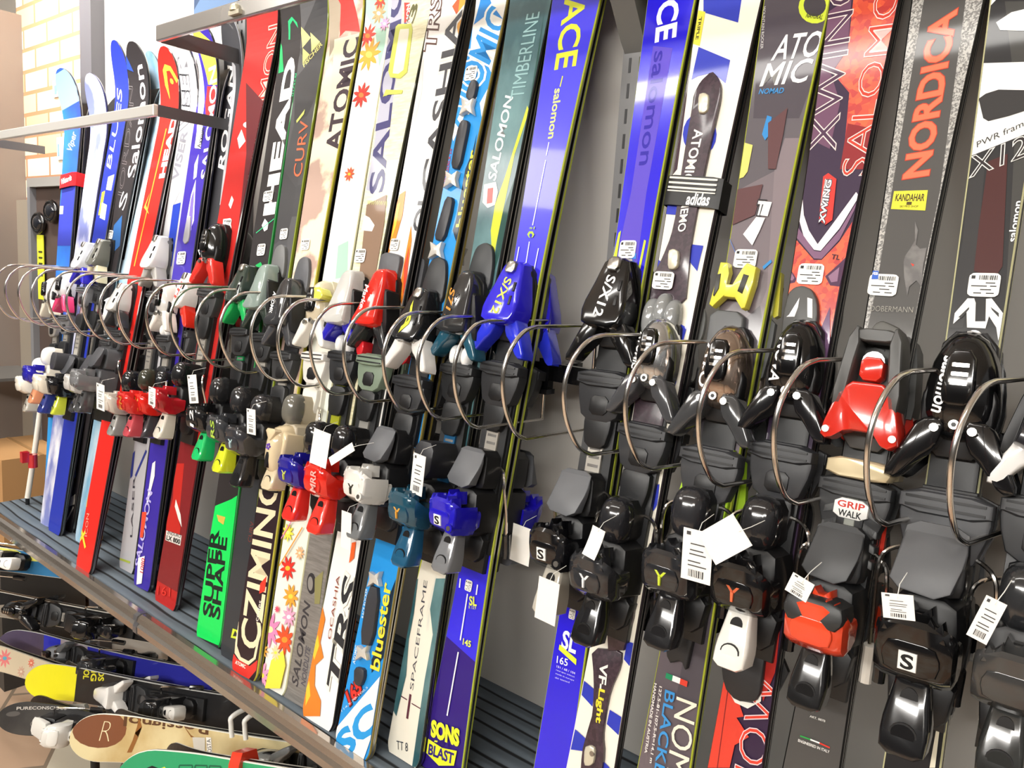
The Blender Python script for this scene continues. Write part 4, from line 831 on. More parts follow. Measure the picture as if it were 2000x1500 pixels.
s.T('VISER', 362, 250, 382, 118, 14, '#f4f4f6', .1, .03, '#77777e', .06); s.T('VISER', 346, 350, 364, 256, 12, '#8a8a94', .1, .02); s.P('#1e3aa8', [(337, 400), (352, 395), (345, 450), (335, 520), (322, 520)]); s.P('#d8e0ea', [(335, 375), (350, 372), (340, 395), (326, 420)])
s.P('#2c3a8a', [(254, 890), (262, 880), (256, 930), (252, 935)]); s.LN('#2c3a8a', 284, 880, 262, 930, 3); s.T('LASER', 254, 1050, 262, 930, 4, '#3a3a44'); s.P('#a8b848', [(230, 1090), (250, 1097), (249, 1101), (229, 1094)])
s.toe(302, 500, '#d8d8d6', c2='#6a6b6d', wing='#a8a6a2', afd='#5a5b5d', style='wedge', k=1.05); s.heel(262, 800, '#c8c0b4', lever='#9a9a96', padc='#1c1c1e', pad='dome', k=.95)
s.done('silver-grey ski with blue patch and pale grey tail', 'dark rear ski behind the silver-grey ski')
s = SK['F'] = Ski('red ski with yellow curve', [(150, 322, 358), (300, 298, 330), (450, 266, 300), (850, 186, 217), (1000, 163, 196), (1090, 146, 177)], '#d8261e', '#2a1012', tip=(338, 110), tail=(160, 1120))
s.P('#f0c83a', [(333, 195), (330, 170), (334, 145), (341, 135), (350, 138), (356, 160), (352, 166), (346, 145), (340, 146), (336, 165)]); s.EL('#f0c83a', 344, 163, 3, 5, 10)
s.T('HEAD', 320, 344, 343, 225, 10, '#f6f2f0', 0, .05); s.LN('#f0a83a', 322, 250, 262, 520, 2); s.P('#f4c84a', [(280, 405), (292, 375), (284, 400), (290, 418)]); s.LN('#f0a83a', 182, 870, 165, 990, 2); s.LN('#f0d03a', 155, 1035, 162, 1070, 3); s.LN('#f0d03a', 163, 1038, 152, 1055, 3); s.T('ICON', 166, 1048, 171, 1003, 5, '#f0a090')
s.toe(285, 560 if 0 else 590, '#c9cac8', wing='#3a3b3d', afd='#3c3d3f', style='wedge', k=.9, t=None); s.heel(240, 760, '#77787a', lever='#4a4b4d', c2='#4c4d50', padc='#45464a', pad='flat', k=.95, style='cup', side='#77787a')
s.done('plain red ski with yellow curve near the tip', 'dark red rear ski behind the plain red ski')
s = SK['E'] = Ski('pale icy blue ski', [(130, 303, 333), (300, 272, 303), (500, 237, 266), (850, 168, 198), (1000, 150, 180), (1080, 140, 168)], nmat('icy_blue', '#6fa4c4', '#dce8ee', 8, .3, .5, 'noise', (1, .4, 1), .4, .6), '#1a2a3a', tip=(310, 116), tail=(152, 1087), dy=.035)
s.toe(225, 612, '#e6e6e4', wing='#3a3b3d', afd='#4a4b4d', style='dome', k=.9); s.heel(207, 768, '#c4c2be', lever='#3c3c3e', padc='#3c3c40', pad='flat', k=.9)
s.done('pale icy blue ski mostly hidden left of the plain red ski', 'rear ski behind the pale icy blue ski')
s = SK['D'] = Ski('black ski with white rounded letters', [(150, 255, 292), (300, 236, 273), (450, 208, 242), (875, 128, 158), (1000, 110, 143)], '#2e2a2c', '#121216', tip=(262, 97), tail=(124, 1037))
s.T('Salomon', 262, 345, 292, 132, 15, '#f4f4f4', 0, .01); s.T('JORDAN', 240, 390, 266, 165, 12, '#2e2a2c', .1, -.01, '#b8b4b4', .01); s.T('S', 240, 412, 250, 378, 12, '#f0f0f0'); s.P('#2f62a0', [(222, 440), (238, 420), (234, 480), (214, 500)]); s.P('#e8d84a', [(252, 118), (256, 104), (262, 100), (258, 112)]); s.P('#2c4a9c', [(260, 140), (268, 116), (272, 145)])
s.P('#1f6fd8', [(130, 872), (148, 868), (145, 930), (142, 935), (128, 920), (122, 935)]); s.P('#ece6d6', [(115, 985), (144, 965), (142, 985), (110, 998)]); s.P('#b8d4d0', [(120, 960), (122, 944), (131, 955), (127, 966)]); s.LN('#ece6d6', 140, 990, 120, 1030, 2)
s.sticker(216, 458, 10, 16); s.toe(190, 500, '#66665f', wing='#d8cfae', afd='#3a3b3d', style='wedge', k=.95); s.heel(158, 782, '#17171a', lever='#d8e24a', padc='#46474b', pad='flat', k=.95)
s.done('black ski with white rounded letters and blue patch on its tail', 'black rear ski behind the black white-lettered blue-tailed ski')
s = SK['C'] = Ski('dark blue ski', [(150, 228, 254), (300, 206, 232), (450, 184, 210), (1000, 92, 118)], '#2636a8', '#141420', tip=(229, 100), tail=(106, 1047))
s.T('BLUES', 214, 330, 240, 170, 9, '#e4e6f2', .2, .0); s.P('#e8d040', [(198, 375), (204, 372), (196, 420), (191, 420)]); s.P('#dfe4f0', [(198, 395), (208, 400), (204, 430), (194, 425)]); s.P('#e6e6f0', [(210, 345), (222, 340), (216, 372), (206, 370)])
s.toe(150, 505, '#c8ccd4', wing='#2a26b8', afd='#7a7c80', style='wedge', k=.95); s.heel(115, 760, '#e4dccb', lever='#2c3a8a', c2='#2a2a2c', padc='#3a3a3e', pad='box', k=.95)
s.done('dark blue ski with white brush letters near its tip', 'rear ski behind the dark blue ski')
s = SK['B'] = Ski('white ski with periwinkle snow pattern', [(220, 180, 213), (300, 170, 200), (450, 147, 173), (850, 95, 124), (1000, 77, 104)], nmat('snow_print', '#7d86c4', '#f4f4f8', 13, .3, .5, 'noise', (1, .5, 1), .44, .6), '#33335a', tip=(187, 162), tail=(86, 1030))
s.toe(112, 562, '#c8c8ca', wing='#d84070', afd='#6a6b6d', style='dome', k=.95); s.heel(72, 735, '#241f9e', lever='#e89a70', c2='#cfc8b8', padc='#f0efe8', pad='dome', k=.95, tip='#f0f0ee')
s.done('white ski with periwinkle snow print, left of the dark blue ski', 'rear ski behind the white snow-print ski')
s = SK['A'] = Ski('light blue fading ski', [(220, 123, 156), (300, 122, 152), (480, 110, 137), (900, 86, 112)], nmat('blue_fade_print', '#2a9ae8', '#2f4ac8', 2.0, .3, .5, 'noise', (1, .6, 1), .4, .6), '#1a1a2a', tip=(122, 159), Yb=.86, dy=.0)
s.band('#8fb8c4', 150, 208); s.T('Viper', 140, 300, 150, 262, 14, '#f4f4f8'); s.P('#3a44b4', [(122, 350), (150, 350), (140, 480), (108, 480)]); s.P('#f0f0f0', [(116, 402), (123, 402), (122, 418), (115, 418)])
s.toe(78, 575, '#dad8d2', wing='#e2dccb', afd='#8a8680', style='dome', k=.95); s.heel(22, 755, '#ece6d8', lever='#b9b4a8', c2='#d8d0c0', padc='#f4f2ee', pad='dome', k=.95, tip='#f0f0ee')
s.done('light blue ski fading to deep blue, wrapped by a red strap', 'rear ski behind the light blue strapped ski')
# ================================================================== the setting
def wbox(name, a, b, m, parent=None, bev=0):
    g = G(); box(g, a, b, m); o = g.build(name, parent, 0)
    if bev:
        md = o.modifiers.new('bevel', 'BEVEL'); md.width = bev; md.segments = 2
    return o
def brickmat(name, c1, c2, mortar, sx, ww, hh, ms=.008, rot=None, bump=.5):
    m = bpy.data.materials.new(name); m.use_nodes = True; nt = m.node_tree; b = nt.nodes['Principled BSDF']
    tc = nt.nodes.new('ShaderNodeTexCoord'); mp = nt.nodes.new('ShaderNodeMapping'); br = nt.nodes.new('ShaderNodeTexBrick')
    if rot: mp.inputs['Rotation'].default_value = rot
    nt.links.new(tc.outputs['Object'], mp.inputs[0]); nt.links.new(mp.outputs[0], br.inputs[0])
    br.inputs['Color1'].default_value = lin(c1); br.inputs['Color2'].default_value = lin(c2); br.inputs['Mortar'].default_value = lin(mortar)
    br.inputs['Scale'].default_value = sx; br.inputs['Brick Width'].default_value = ww; br.inputs['Row Height'].default_value = hh; br.inputs['Mortar Size'].default_value = ms
    nt.links.new(br.outputs[0], b.inputs['Base Color']); b.inputs['Roughness'].default_value = .6
    bp = nt.nodes.new('ShaderNodeBump'); bp.invert = True; bp.inputs['Strength'].default_value = bump; bp.inputs['Distance'].default_value = .01
    nt.links.new(br.outputs[1], bp.inputs['Height']); nt.links.new(bp.outputs[0], b.inputs['Normal']); return m
GREY = nmat('painted_metal_panel', '#b3b0aa', '#bab7b1', 2, .38, .0); PANEL = mat('#6f6f70', .42); WALLW = mat('#c9c5bd', .7)
WY = 1.10
TILE = brickmat('floor_tiles', '#b98a68', '#cfc6b2', '#8a7a68', 1, .42, .21, .006, (0, 0, .6), .3)
props(wbox('floor', (-6, -6, -.05), (3, 2.2, 0), TILE), None, None, None, 'structure')
props(wbox('ceiling', (-6, -6, 2.9), (3, 2.2, 2.95), mat('#e4e2dc', .8)), None, None, None, 'structure')
XW = at_y(176, 100, WY).x
props(wbox('wall_back', (XW, WY, 0), (1.2, WY+.06, 2.9), GREY), None, None, None, 'structure')
props(wbox('wall_back_plaster', (-6, WY+.32, 0), (3, WY+.40, 2.9), WALLW), None, None, None, 'structure')
BR = brickmat('brick', '#e3d3b8', '#d8ab82', '#a97a58', 1, .21, .075, .007, (pi/2, 0, 0), .6)
props(wbox('wall_brick', (-3.32, WY+.02, .0), (XW, WY+.20, 2.9), BR), None, None, None, 'structure')
# upright at the end of the panels and the slotted uprights
def upright(X, label, slots=True, w=.045, ztop=2.9, colr=PANEL):
    root = empty('slotted_upright' if slots else 'metal_post', Matrix.Translation((X, WY, .0)))
    g = G(); box(g, (-w/2, -.030, 0), (w/2, 0, ztop), colr); g.build('post', root, 0)
    if slots:
        g = G()
        for i in range(int(ztop/.038)):
            z = .03+i*.038
            for q in (-1, 1): box(g, (q*.009-.002, -.0308, z), (q*.009+.002, -.029, z+.022), BLK)
        g.build('slots', root, 0)
    return props(root, label, 'post', None)
upright(-.655, 'dark slotted metal upright on the wall between the two bright blue skis')
upright(-1.76, 'dark metal upright beside the corner of the lower rail', True)
props(wbox('metal_post', (at_y(156, 100, WY-.04).x, WY-.04, 0), (at_y(178, 100, WY-.04).x, WY+.02, 2.9), mat('#5a585c', .4)), 'grey metal post between the brick wall and the white panel', 'post')
# the carpeted shelf
SH = nmat('ribbed_carpet', '#121417', '#5f6972', 1.7, .95, 0, 'wave', (1, 6, 1), .03, .16, .6)
nt = SH.node_tree
sroot = empty('display_shelf', Matrix.Translation((-1.2, .92, .66)))
SX0, SX1 = -2.62, 1.1
def lb(name, a, b, m, parent): # box given in world coordinates, stored in the parent's frame
    T = parent.location if hasattr(parent, 'location') else Vector((0, 0, 0)); T = Vector(parent.matrix_basis.translation)
    g = G(); box(g, [p-q for p, q in zip(a, T)], [p-q for p, q in zip(b, T)], m); return g.build(name, parent, 0)
lb('carpet_top', (SX0, .762, SHELF-.012), (SX1, WY, SHELF), SH, sroot)
lb('shelf_board', (SX0, .765, SHELF-.05), (SX1, WY, SHELF-.012), mat('#1d1c1c', .6), sroot)
def profx(name, pts, x0, x1, m, parent):
    T = Vector(parent.matrix_basis.translation); g = G()
    g.rings([[(x-T.x, y-T.y, z-T.z) for y, z in pts] for x in (x0, x1)], m); return g.build(name, parent, 20)
TRIM = mat('#b7aea4', .16, .85)
tp = [(.765, SHELF+.004), (.752, SHELF+.006), (.744, SHELF+.002), (.741, SHELF-.008), (.746, SHELF-.014), (.741, SHELF-.020), (.741, SHELF-.034), (.748, SHELF-.042), (.765, SHELF-.044)]
JX = at_y(268, 1215, .745).x
profx('front_trim', tp, SX0, JX-.003, TRIM, sroot); profx('front_trim', tp, JX+.003, SX1, TRIM, sroot)
tj = [(y-.0015, z+(.0015 if z > SHELF-.02 else -.0015)) for y, z in tp]
profx('trim_joint', tj, JX-.010, JX+.006, mat('#77777a', .3, .6), sroot)
props(sroot, 'long shelf with ribbed grey carpet and chrome front trim under the standing skis', 'shelf')
# rails above
def rail(label, z, xa, xb, mirror, h=.026, yf=.872):
    root = empty('hanging_rail', Matrix.Translation((xb, WY, z)))
    g = G(); box(g, (xa-xb, yf-WY-.012, -h/2), (0, yf-WY, h/2), mirror); o = g.build('front_bar', root, 0); md = o.modifiers.new('b', 'BEVEL'); md.width = .003; md.segments = 2
    g = G(); box(g, (-.003, yf-WY, -h/2), (.0, -.03, h/2), mat('#56565a', .45)); g.build('side_bracket', root, 0)
    g = G(); box(g, (xa-xb, yf-WY, -h/2), (xa-xb+.003, -.03, h/2), mat('#56565a', .45)); g.build('side_bracket', root, 0)
    return root
zr = at_y(310, 216, .872).z; xr = at_y(310, 216, .872).x
r = rail('', zr, -2.95, xr, mat('#e9e6e0', .3, .6)); props(r, 'chrome rail with dark side bracket in front of the skis at the far left', 'rail')
zh = at_y(314, 68, .872).z; xh = at_y(314, 68, .872).x
r = rail('', zh, xh, 1.1, mat('#a9a6a2', .25, .7), .034)
r.name = 'header_rail'; r.matrix_basis = Matrix.Translation((1.1, WY, zh)); props(r, 'higher grey metal rail over the skis, starting beside the dark flat bracket', 'rail')
# knob clamp on the header rail
K = at_y(462, 22, .86); root = empty('rail_clamp', Matrix.Translation((K.x, .858, K.z)))
g = G(); dome(g, 0, 0, .012, .010, 0, .014, mat('#c9c2a8', .3, .4)); box(g, (-.016, -.006, -.008), (.02, .008, 0), mat('#b9b4a0', .3, .4)); o = g.build('knob', root); 
props(root, 'small pale metal clamp knob on the higher rail beside the blue poster', 'clamp')
# poster card standing in front of the wall on the rail
a = at_y(377, 40, .875); b_ = at_y(463, 18, .875); z0 = zh+.02
root = empty('poster_card', Matrix.Translation((a.x, .877, z0)))
g = G(); w = b_.x-a.x; box(g, (0, 0, 0), (w, .003, .13), mat('#3d5478', .5)); g.build('card', root, 0)
g = G(); g.add([(x*w, -.0004, z) for x, z in [(0, .012), (.15, .03), (.25, .026), (.42, .055), (.5, .045), (.62, .062), (.8, .035), (1, .05), (1, 0), (0, 0)]], [tuple(range(10))[::-1]], mat('#6a88b0', .5)); g.add([(x*w, -.0006, z) for x, z in [(.72, .02), (.95, .022), (.95, .07), (.75, .068)]], [(3, 2, 1, 0)], mat('#e8ecf0', .5)); g.build('printed_mountains', root, 0)
props(root, 'blue poster card with pale mountains standing on the higher rail', 'poster')
# support bracket under the header at the slotted post
root = empty('shelf_bracket', Matrix.Translation((-.655, WY, 0)))
g = G(); pr = [(-.03, 1.88), (-.03, 1.845), (-.045, 1.86), (-.08, 1.905), (-.12, 1.94), (-.20, 1.965), (-.20, 2.03), (-.03, 2.03)]
g.rings([[(x, y, z) for y, z in pr] for x in (-.02, .02)], mat('#6d6d6b', .45)); g.build('bracket_plate', root, 20)
g = G(); box(g, (-.014, -.06, 1.905), (.014, -.045, 1.915), BLK); g.build('bolt', root, 0)
props(root, 'curved grey bracket at the top of the slotted upright', 'bracket')
# black bar with the wire loops
zb = 1.5-.155
root = empty('wire_mount_bar', Matrix.Translation((-1.0, 1.0, zb)))
g = G(); box(g, (-1.6, -.010, -.014), (1.9, .002, .014), BLKG); g.build('bar', root, 0)
for X in (-.72, -1.80): 
    g = G(); box(g, (X+1.0-.012, .002, -.012), (X+1.0+.012, WY-1.0-.03, .012), BLKG); box(g, (X+1.0-.010, -.022, -.03), (X+1.0+.010, -.008, .022), BLKG); box(g, (X+1.0-.014, -.03, -.034), (X+1.0+.014, -.008, -.026), BLKG); g.build('bar_hook', root, 0)
props(root, 'black horizontal bar on the wall that carries the wire dividers', 'bar')
LX = [(-12, 545), (10, 545), (36, 553), (62, 560), (95, 573), (130, 580), (162, 592), (195, 600), (230, 612), (286, 630), (333, 640), (383, 650), (430, 663), (490, 678), (542, 690), (606, 702), (671, 716), (748, 730), (815, 745), (886, 755), (981, 765), (1102, 765), (1222, 790), (1365, 815), (1512, 850), (1693, 890), (1850, 965)]
NM = ['the left edge of the photo', 'the far left column', 'the red strapped light blue ski', 'the light blue ski', 'the white snow-print ski', 'the dark blue ski', 'the blue-tailed black ski', 'the pale icy blue ski', 'the plain red ski', 'the silver-grey ski', 'the purple striped ski', 'the narrow black ski', 'the dark red ski', 'the black ski with green tail', 'the charcoal ski', 'the cream and mauve ski', 'the flower-printed ski', 'the cream-yellow ski', 'the flame-printed ski', 'the sky-blue and white ski', 'the teal ski', 'the blue ski with yellow letters', 'the lilac-striped blue ski', 'the white ski with blue blocks', 'the mauve-grey ski', 'the orange-red and purple ski', 'the grey ski with orange letters']
for i, (px, py) in enumerate(LX):
    d = ray(px, py); X = CAM.x+d.x*(.799/d.y)
    path = [(.985, -.232), (.850, -.234), (.828, -.222), (.808, -.190), (.799, -.155), (.801, -.125), (.814, -.098), (.834, -.080), (.856, -.074), (.985, -.072)]
    pts = smooth_path([(0, y-WY, 1.5+z) for y, z in path[1:-1]], 5); pts = [Vector((0, .985-WY, 1.5-.232))]+pts+[Vector((0, .985-WY, 1.5-.072))]
    sk = .13 if X < -.62 else .30; pts = [Vector(((p.y+WY-.799)*sk, p.y, p.z)) for p in pts]
    root = empty('wire_divider', Matrix.Translation((X, WY, 0)))
    g = G(); tube(g, pts, .0031, CHROME, 8, True); g.build('wire_loop', root, 60)
    props(root, 'chrome wire divider loop beside '+NM[i]+(', nearest to the edge' if i == 0 else ''), 'wire divider', 'wire loops between the ski pairs')
# ------------------------------------------------------------------ far left: column, pegboard, display panel, carton
props(wbox('metal_column', (-3.70, .98, 0), (-3.27, 1.35, 2.3), mat('#857a72', .5)), 'tall grey-brown metal column at the far left edge', 'column')
C1 = at_y(62, 500, 1.06)
root = empty('perforated_panel', Matrix.Translation((-3.07, 1.06, .62)))
g = G(); box(g, (-.12, 0, 0), (.03, .03, 1.02), mat('#8a8072', .5)); g.build('panel', root, 0)
g = G()
for i in range(12): disc(g, 0, 0, .004, 0, .001, BLK) if 0 else box(g, (-.010, -.001, .06+i*.08), (-.004, .0005, .068+i*.08), BLK)
g.build('holes', root, 0)
props(root, 'narrow beige perforated panel in front of the bricks', 'panel')
Q = at_y(95, 470, 1.05)
root = empty('display_unit', Matrix.Translation((-2.86, 1.06, .72)))
g = G(); box(g, (-.17, .0, 0), (.17, .04, .98), mat('#4a3c36', .6)); g.build('back_panel', root, 0)
g = G(); box(g, (-.17, -.02, .96), (.17, .0, .99), mat('#8c8a86', .4)); box(g, (-.17, -.02, 0), (-.145, .0, .96), mat('#77777a', .4)); g.build('frame', root, 0)
g = G(); box(g, (-.115, -.012, .58), (-.065, -.008, .80), mat('#dde03a', .5))
for z in (.66, .70, .72, .74): box(g, (-.100, -.0135, z), (-.07, -.012, z+.006), mat('#3a3a1a', .5))
g.build('yellow_label', root, 0)
props(root, 'dark display panel with yellow label behind the leftmost skis', 'panel')
for k, (dx, z, lab) in enumerate(((-.09, 1.56, 'black goggles hanging upper left on the dark display panel'), (.02, 1.60, 'black goggles hanging upper right on the dark display panel'))):
    root = empty('goggles', Matrix.Translation((-2.86+dx, 1.045, z))); g = G()
    P_ = [(.045*cos(a)*1.0, 0, .030*sin(a)) for a in [2*pi*i/14 for i in range(14)]]; tube(g, P_, .008, BLKG, 8, True); g.build('goggle_frame', root, 60)
    g = G(); g.rings([[(.040*cos(a)*k_, y, .026*sin(a)*k_) for a in [2*pi*i/14 for i in range(14)]] for y, k_ in ((.0, 1), (-.008, .9), (-.012, .5))], shiny('#1a1c22')); g.build('lens', root, 60)
    props(root, lab, 'goggles')
for nm, px, py, w, h, colr, lab in (('price_card', 113, 172, .085, .055, '#f4f4f2', 'white and blue shop card on the brick wall'), ('notice_card', 117, 290, .05, .075, '#efefec', 'white notice card low on the brick wall')):
    p = at_y(px, py, WY+.015); root = empty(nm, Matrix.Translation(p)); g = G(); box(g, (-w/2, 0, -h/2), (w/2, .003, h/2), mat(colr, .5)); g.build('card', root, 0)
    g = G(); box(g, (-w*.35, -.0006, -h*.35), (-w*.1, .0, h*.2), mat('#6f92c8', .5)); g.build('print', root, 0); props(root, lab, 'card')
p = at_y(14, 930, .90)
root = empty('cardboard_box', Matrix.Translation((-2.92, .98, 0.45)))
g = G(); box(g, (-.18, -.12, 0), (.14, .1, .34), mat('#b58a5a', .7)); g.build('carton', root, 0)
g = G(); box(g, (-.18, -.006, .3401), (.14, .006, .342), mat('#9a7448', .6)); g.build('tape', root, 0)
props(root, 'brown cardboard box at the left end of the shelf', 'box')
props(wbox('box_stand', (-3.12, .84, 0), (-2.76, 1.1, .45), mat('#3a3836', .6)), 'dark low stand under the brown cardboard box', 'stand')
props(wbox('brochure_tray', (-3.25, .78, 1.02), (-2.95, 1.07, 1.03), mat('#5a5855', .5)), 'grey tray shelf above the cardboard box at far left', 'tray')
# white ski pole with a red strap
a = at_y(80, 790, .9); b_ = at_z(54, 985, SHELF); root = empty('ski_pole', Matrix.Translation(b_))
d = (a-b_); g = G(); tube(g, [Vector((0, 0, .02)), d*.5, d*1.0], .008, mat('#e9e4d8', .35), 10); g.build('shaft', root, 60)
g = G(); tube(g, [Vector((0, 0, 0)), Vector((0, 0, .025))], .006, BLK, 8); g.build('pole_tip', root)
props(root, 'thin white ski pole standing at the left end of the shelf', 'ski pole')
def strap(s, y, h, over, m, name, label, txt=None, stripes=None, tcol='#f4f4f4', tw=(.0, .8)):
    t = s.sat(y); hw = s.hwf(t)+.004; k = s.mpp(1000, y, 0, 1); hh = h/2*.00085*over
    root = empty('ski_strap', s.M @ Matrix.Translation((0, t, 0))); g = G()
    z1 = s.zc(t)+s.th(t)+.008; z0 = -z1; q = chai([(-hw, z0), (hw, z0), (hw, z1), (-hw, z1)], 1, .15)
    g.rings([[(x*1.0, v-x*.08, z) for x, z in q] for v in (-hh, hh)], m, False); q2 = [(x*.97, z*.93) for x, z in q]
    g.rings([[(x, v-x*.08, z) for x, z in q2] for v in (hh, -hh)], m, False); g.build('band', root, 50)
    g = G()
    for v0, v1 in stripes or []: g.add([(-hw*.86, v0*hh+hw*.07, z1+.0004), (hw*.86, v0*hh-hw*.07, z1+.0004), (hw*.86, v1*hh-hw*.07, z1+.0004), (-hw*.86, v1*hh+hw*.07, z1+.0004)], [(0, 1, 2, 3)], '#ece6d8')
    if txt:
        for tr in text_tris(txt, (-hw*.55 if not stripes else -hw*.1, -hh*(.35 if not stripes else .9)), (hw*.7, -hh*(.35 if not stripes else .98)), hh*(.8 if not stripes else .75), .1, .03): g.add([(p[0], p[1], z1+.0006) for p in ccw(tr)], [(0, 1, 2)], tcol)
    g.build('strap_print', root, 0); return props(root, label, 'strap')
strap(SK['A'], 353, 26, 1.9, shiny('#c8242c'), '', 'red strap with white lettering around the light blue ski at far left', 'Viktoria')
strap(SK['U'], 376, 46, 1.05, BLK, '', 'black strap with cream stripes around the white and blue block ski', 'adidas', [(.75, .88), (.42, .55), (.1, .23), (-.1, -.02)])
root = empty('ski_strap', Matrix.Translation(at_y(64, 900, .86))); g = G(); tube(g, [(0, 0, -.02), (0, 0, .02)], .013, shiny('#c8242c'), 12); box(g, (-.012, -.03, -.002), (.006, -.01, .03), shiny('#c8242c')); g.build('band', root, 50); props(root, 'small red strap round the thin white ski pole', 'strap')
# hanging price tags
def hang(px, py, Y, w, h, rx, label, blank=False, rz=0, up=.0, curl=0):
    """card tag: top middle of the card in photo coordinates, w x h metres, rx = tilt in the wall plane"""
    p = at_y(px, py, Y); kk = (p-CAM).dot(FZ)/F; w *= kk/.8; h *= kk; m = Matrix.Translation(p) @ Matrix.Rotation(rz, 4, 'Z') @ Matrix.Rotation(rx, 4, 'Y')
    root = empty('price_tag', m); g = G(); n = 7; rs = []
    for i in range(n):
        t = i/(n-1); rs.append([(-w/2, -curl*t*t, -h*t), (w/2, -curl*t*t, -h*t), (w/2, .0006-curl*t*t, -h*t), (-w/2, .0006-curl*t*t, -h*t)])
    g.rings(rs, mat('#f1efea', .5)); g.build('card', root, 0)
    g = G(); tube(g, [(0, -.001, -.004), (.002, .004, .008), (.003, .03, .012)], .0004, WHT, 5); g.build('string', root, 60)
    if not blank:
        g = G(); rr = random.Random(int(px+py))
        def br(x0, x1, z0, z1):
            f = lambda z: -curl*(z/h)**2-.0003; g.add([(x0*w, f(z0*h), z0*h), (x1*w, f(z0*h), z0*h), (x1*w, f(z1*h), z1*h), (x0*w, f(z1*h), z1*h)], [(0, 1, 2, 3)], '#4a4a4c')
        u = -.25
        while u < .25: q = rr.choice((.02, .035, .05)); br(u, u+q, -.92, -.78); u += q+.03
        for z in (-.28, -.40, -.48, -.62, -.70): br(-.3+rr.random()*.1, .1+rr.random()*.25, z-.012, z+.012)
        br(-.38, -.24, -.12, -.05); g.build('tag_print', root, 0)
    return props(root, label, 'price tag')
hang(196, 750, .74, 28, 52, .02, 'white price tag with bar code before the grey heel piece of the icy blue ski')
hang(374, 732, .77, 27, 56, -.18, 'white price tag with bar code tilted over the black pad of the dark red ski')
hang(297, 757, .77, 22, 36, .05, 'small white price tag above the red heel piece of the purple striped ski')
hang(490, 799, .77, 24, 50, -.05, 'white price tag among black heel pieces left of the cream heel piece')
hang(630, 842, .75, 34, 72, .15, 'blank white card curled above the red heel piece', True, .2)
hang(690, 872, .74, 14, 84, 1.0, 'narrow blank tag lying slanted across the red heel piece', True)
hang(820, 888, .80, 27, 82, .08, 'white price tag with bar code hanging beside the teal heel piece')
hang(677, 1000, .76, 24, 75, .0, 'blank card under the white heel piece of the sky-blue ski', True)
hang(1021, 1028, .92, 38, 76, .04, 'plain pale card hanging behind, right of the blue heel piece', True)
hang(1073, 1133, .75, 40, 88, .05, 'plain white card below the black heel piece of the lilac-striped ski', True)
hang(1170, 1032, .78, 24, 60, .2, 'narrow curled white tag over the black pad of the white and blue block ski', True, 0, 0, .008)
hang(1364, 1036, .74, 50, 104, -.04, 'white price tag with bar code beside the mauve-grey ski heel piece')
hang(1450, 1034, .735, 56, 92, .85, 'large blank white card tilted over the pad of the orange-red ski', True)
hang(1570, 1130, .745, 36, 42, .3, 'small crumpled price tag above the red heel piece of the grey ski')
hang(1752, 1160, .75, 46, 50, -.2, 'crumpled white price tag above the black heel piece with S badge')
hang(1947, 1172, .745, 30, 94, .25, 'long white price tag left of the dark heel piece at the right edge')
# ------------------------------------------------------------------ lower rack: skis lying under the shelf
def lay(nick, tip, Yt, far, Yf, w, L, topc, side='#141416', tilt=.25, rt=.02):
    A = at_y(tip[0], tip[1], Yt); B = at_y(far[0], far[1], Yf); Sd = (A-B).normalized()
    N = Vector((0, -1, tilt)); N = (N-Sd*N.dot(Sd)).normalized()
    return Ski(nick, [(0, w*.46), (L*.5, w*.40), (L, w*.52)], topc, side, lay=(A-Sd*L, Sd, N, L), round_tail=rt)
GL = 'skis lying on the lower rack'
# small pieces of information: far = second photo point on the ski's centre line
s = lay('beige', (170, 1432), .70, (560, 1492), .86, .105, 1.05, nmat('beige_paper', '#b99f6a', '#d8c99a', 6, .35, .4), '#e9e6d8')
s.EL('#7a4a2e', 211, 1422, 37, 36)
s.T('R', 205, 1445, 222, 1448, 42, '#e6d9b0', .2, -.03)
s.T('Rossignol', 407, 1408, 246, 1392, 26, '#5a3a22', 0, .02)
s.P('#8a5a2a', [(262, 1432), (275, 1420), (270, 1400), (266, 1420), (258, 1446), (248, 1470), (256, 1470), (268, 1440)], [(352, 1410), (362, 1425), (372, 1440), (384, 1443), (372, 1436), (358, 1418)])
s.P('#c9c6bd', [(375, 1440), (400, 1441), (400, 1468), (378, 1465)]); s.P('#f0eee8', [(402, 1440), (412, 1441), (414, 1475), (404, 1472)]); s.T('OSTA', 413, 1470, 411, 1443, 8, '#2a2a2a')
s.toe(515, 1480, '#a9aaa8', wing='#77787a', style='dome', t=.50); s.heel(0, 0, '#44464a', padc='#2a2a2c', t=.22)
s.done('beige ski with brown round tip emblem lying lowest but one on the rack', 'rear beige ski lying behind the one with the brown round emblem', True, GL)
s = lay('yellow tip', (80, 1325), .80, (430, 1392), .93, .100, 1.05, '#1c1c1e', '#c9c9c4')
s.P('#e8e020', [(60, 1270), (152, 1282), (142, 1372), (60, 1370)])
s.T('ROS', 192, 1298, 190, 1330, 11, '#d8cf2a', 0, .03); s.T('SIG', 177, 1300, 175, 1330, 11, '#d8cf2a', 0, .03); s.T('NOL', 163, 1298, 160, 1326, 11, '#d8cf2a', 0, .03)
s.toe(260, 1355, '#eceae6', wing='#eceae6', c2='#2a2a2c', style='spine', t=.68); s.heel(0, 0, '#1b1c1e', padc='#3a3a3c', lever='#e8e6e0', t=.42)
s.done('black ski with bright yellow tip and yellow block letters on the lower rack', 'rear ski behind the yellow-tipped one on the lower rack', True, GL)
s = lay('navy tip', (25, 1252), .86, (330, 1325), .98, .090, 1.0, '#2a2c9a', '#b9b9b4')
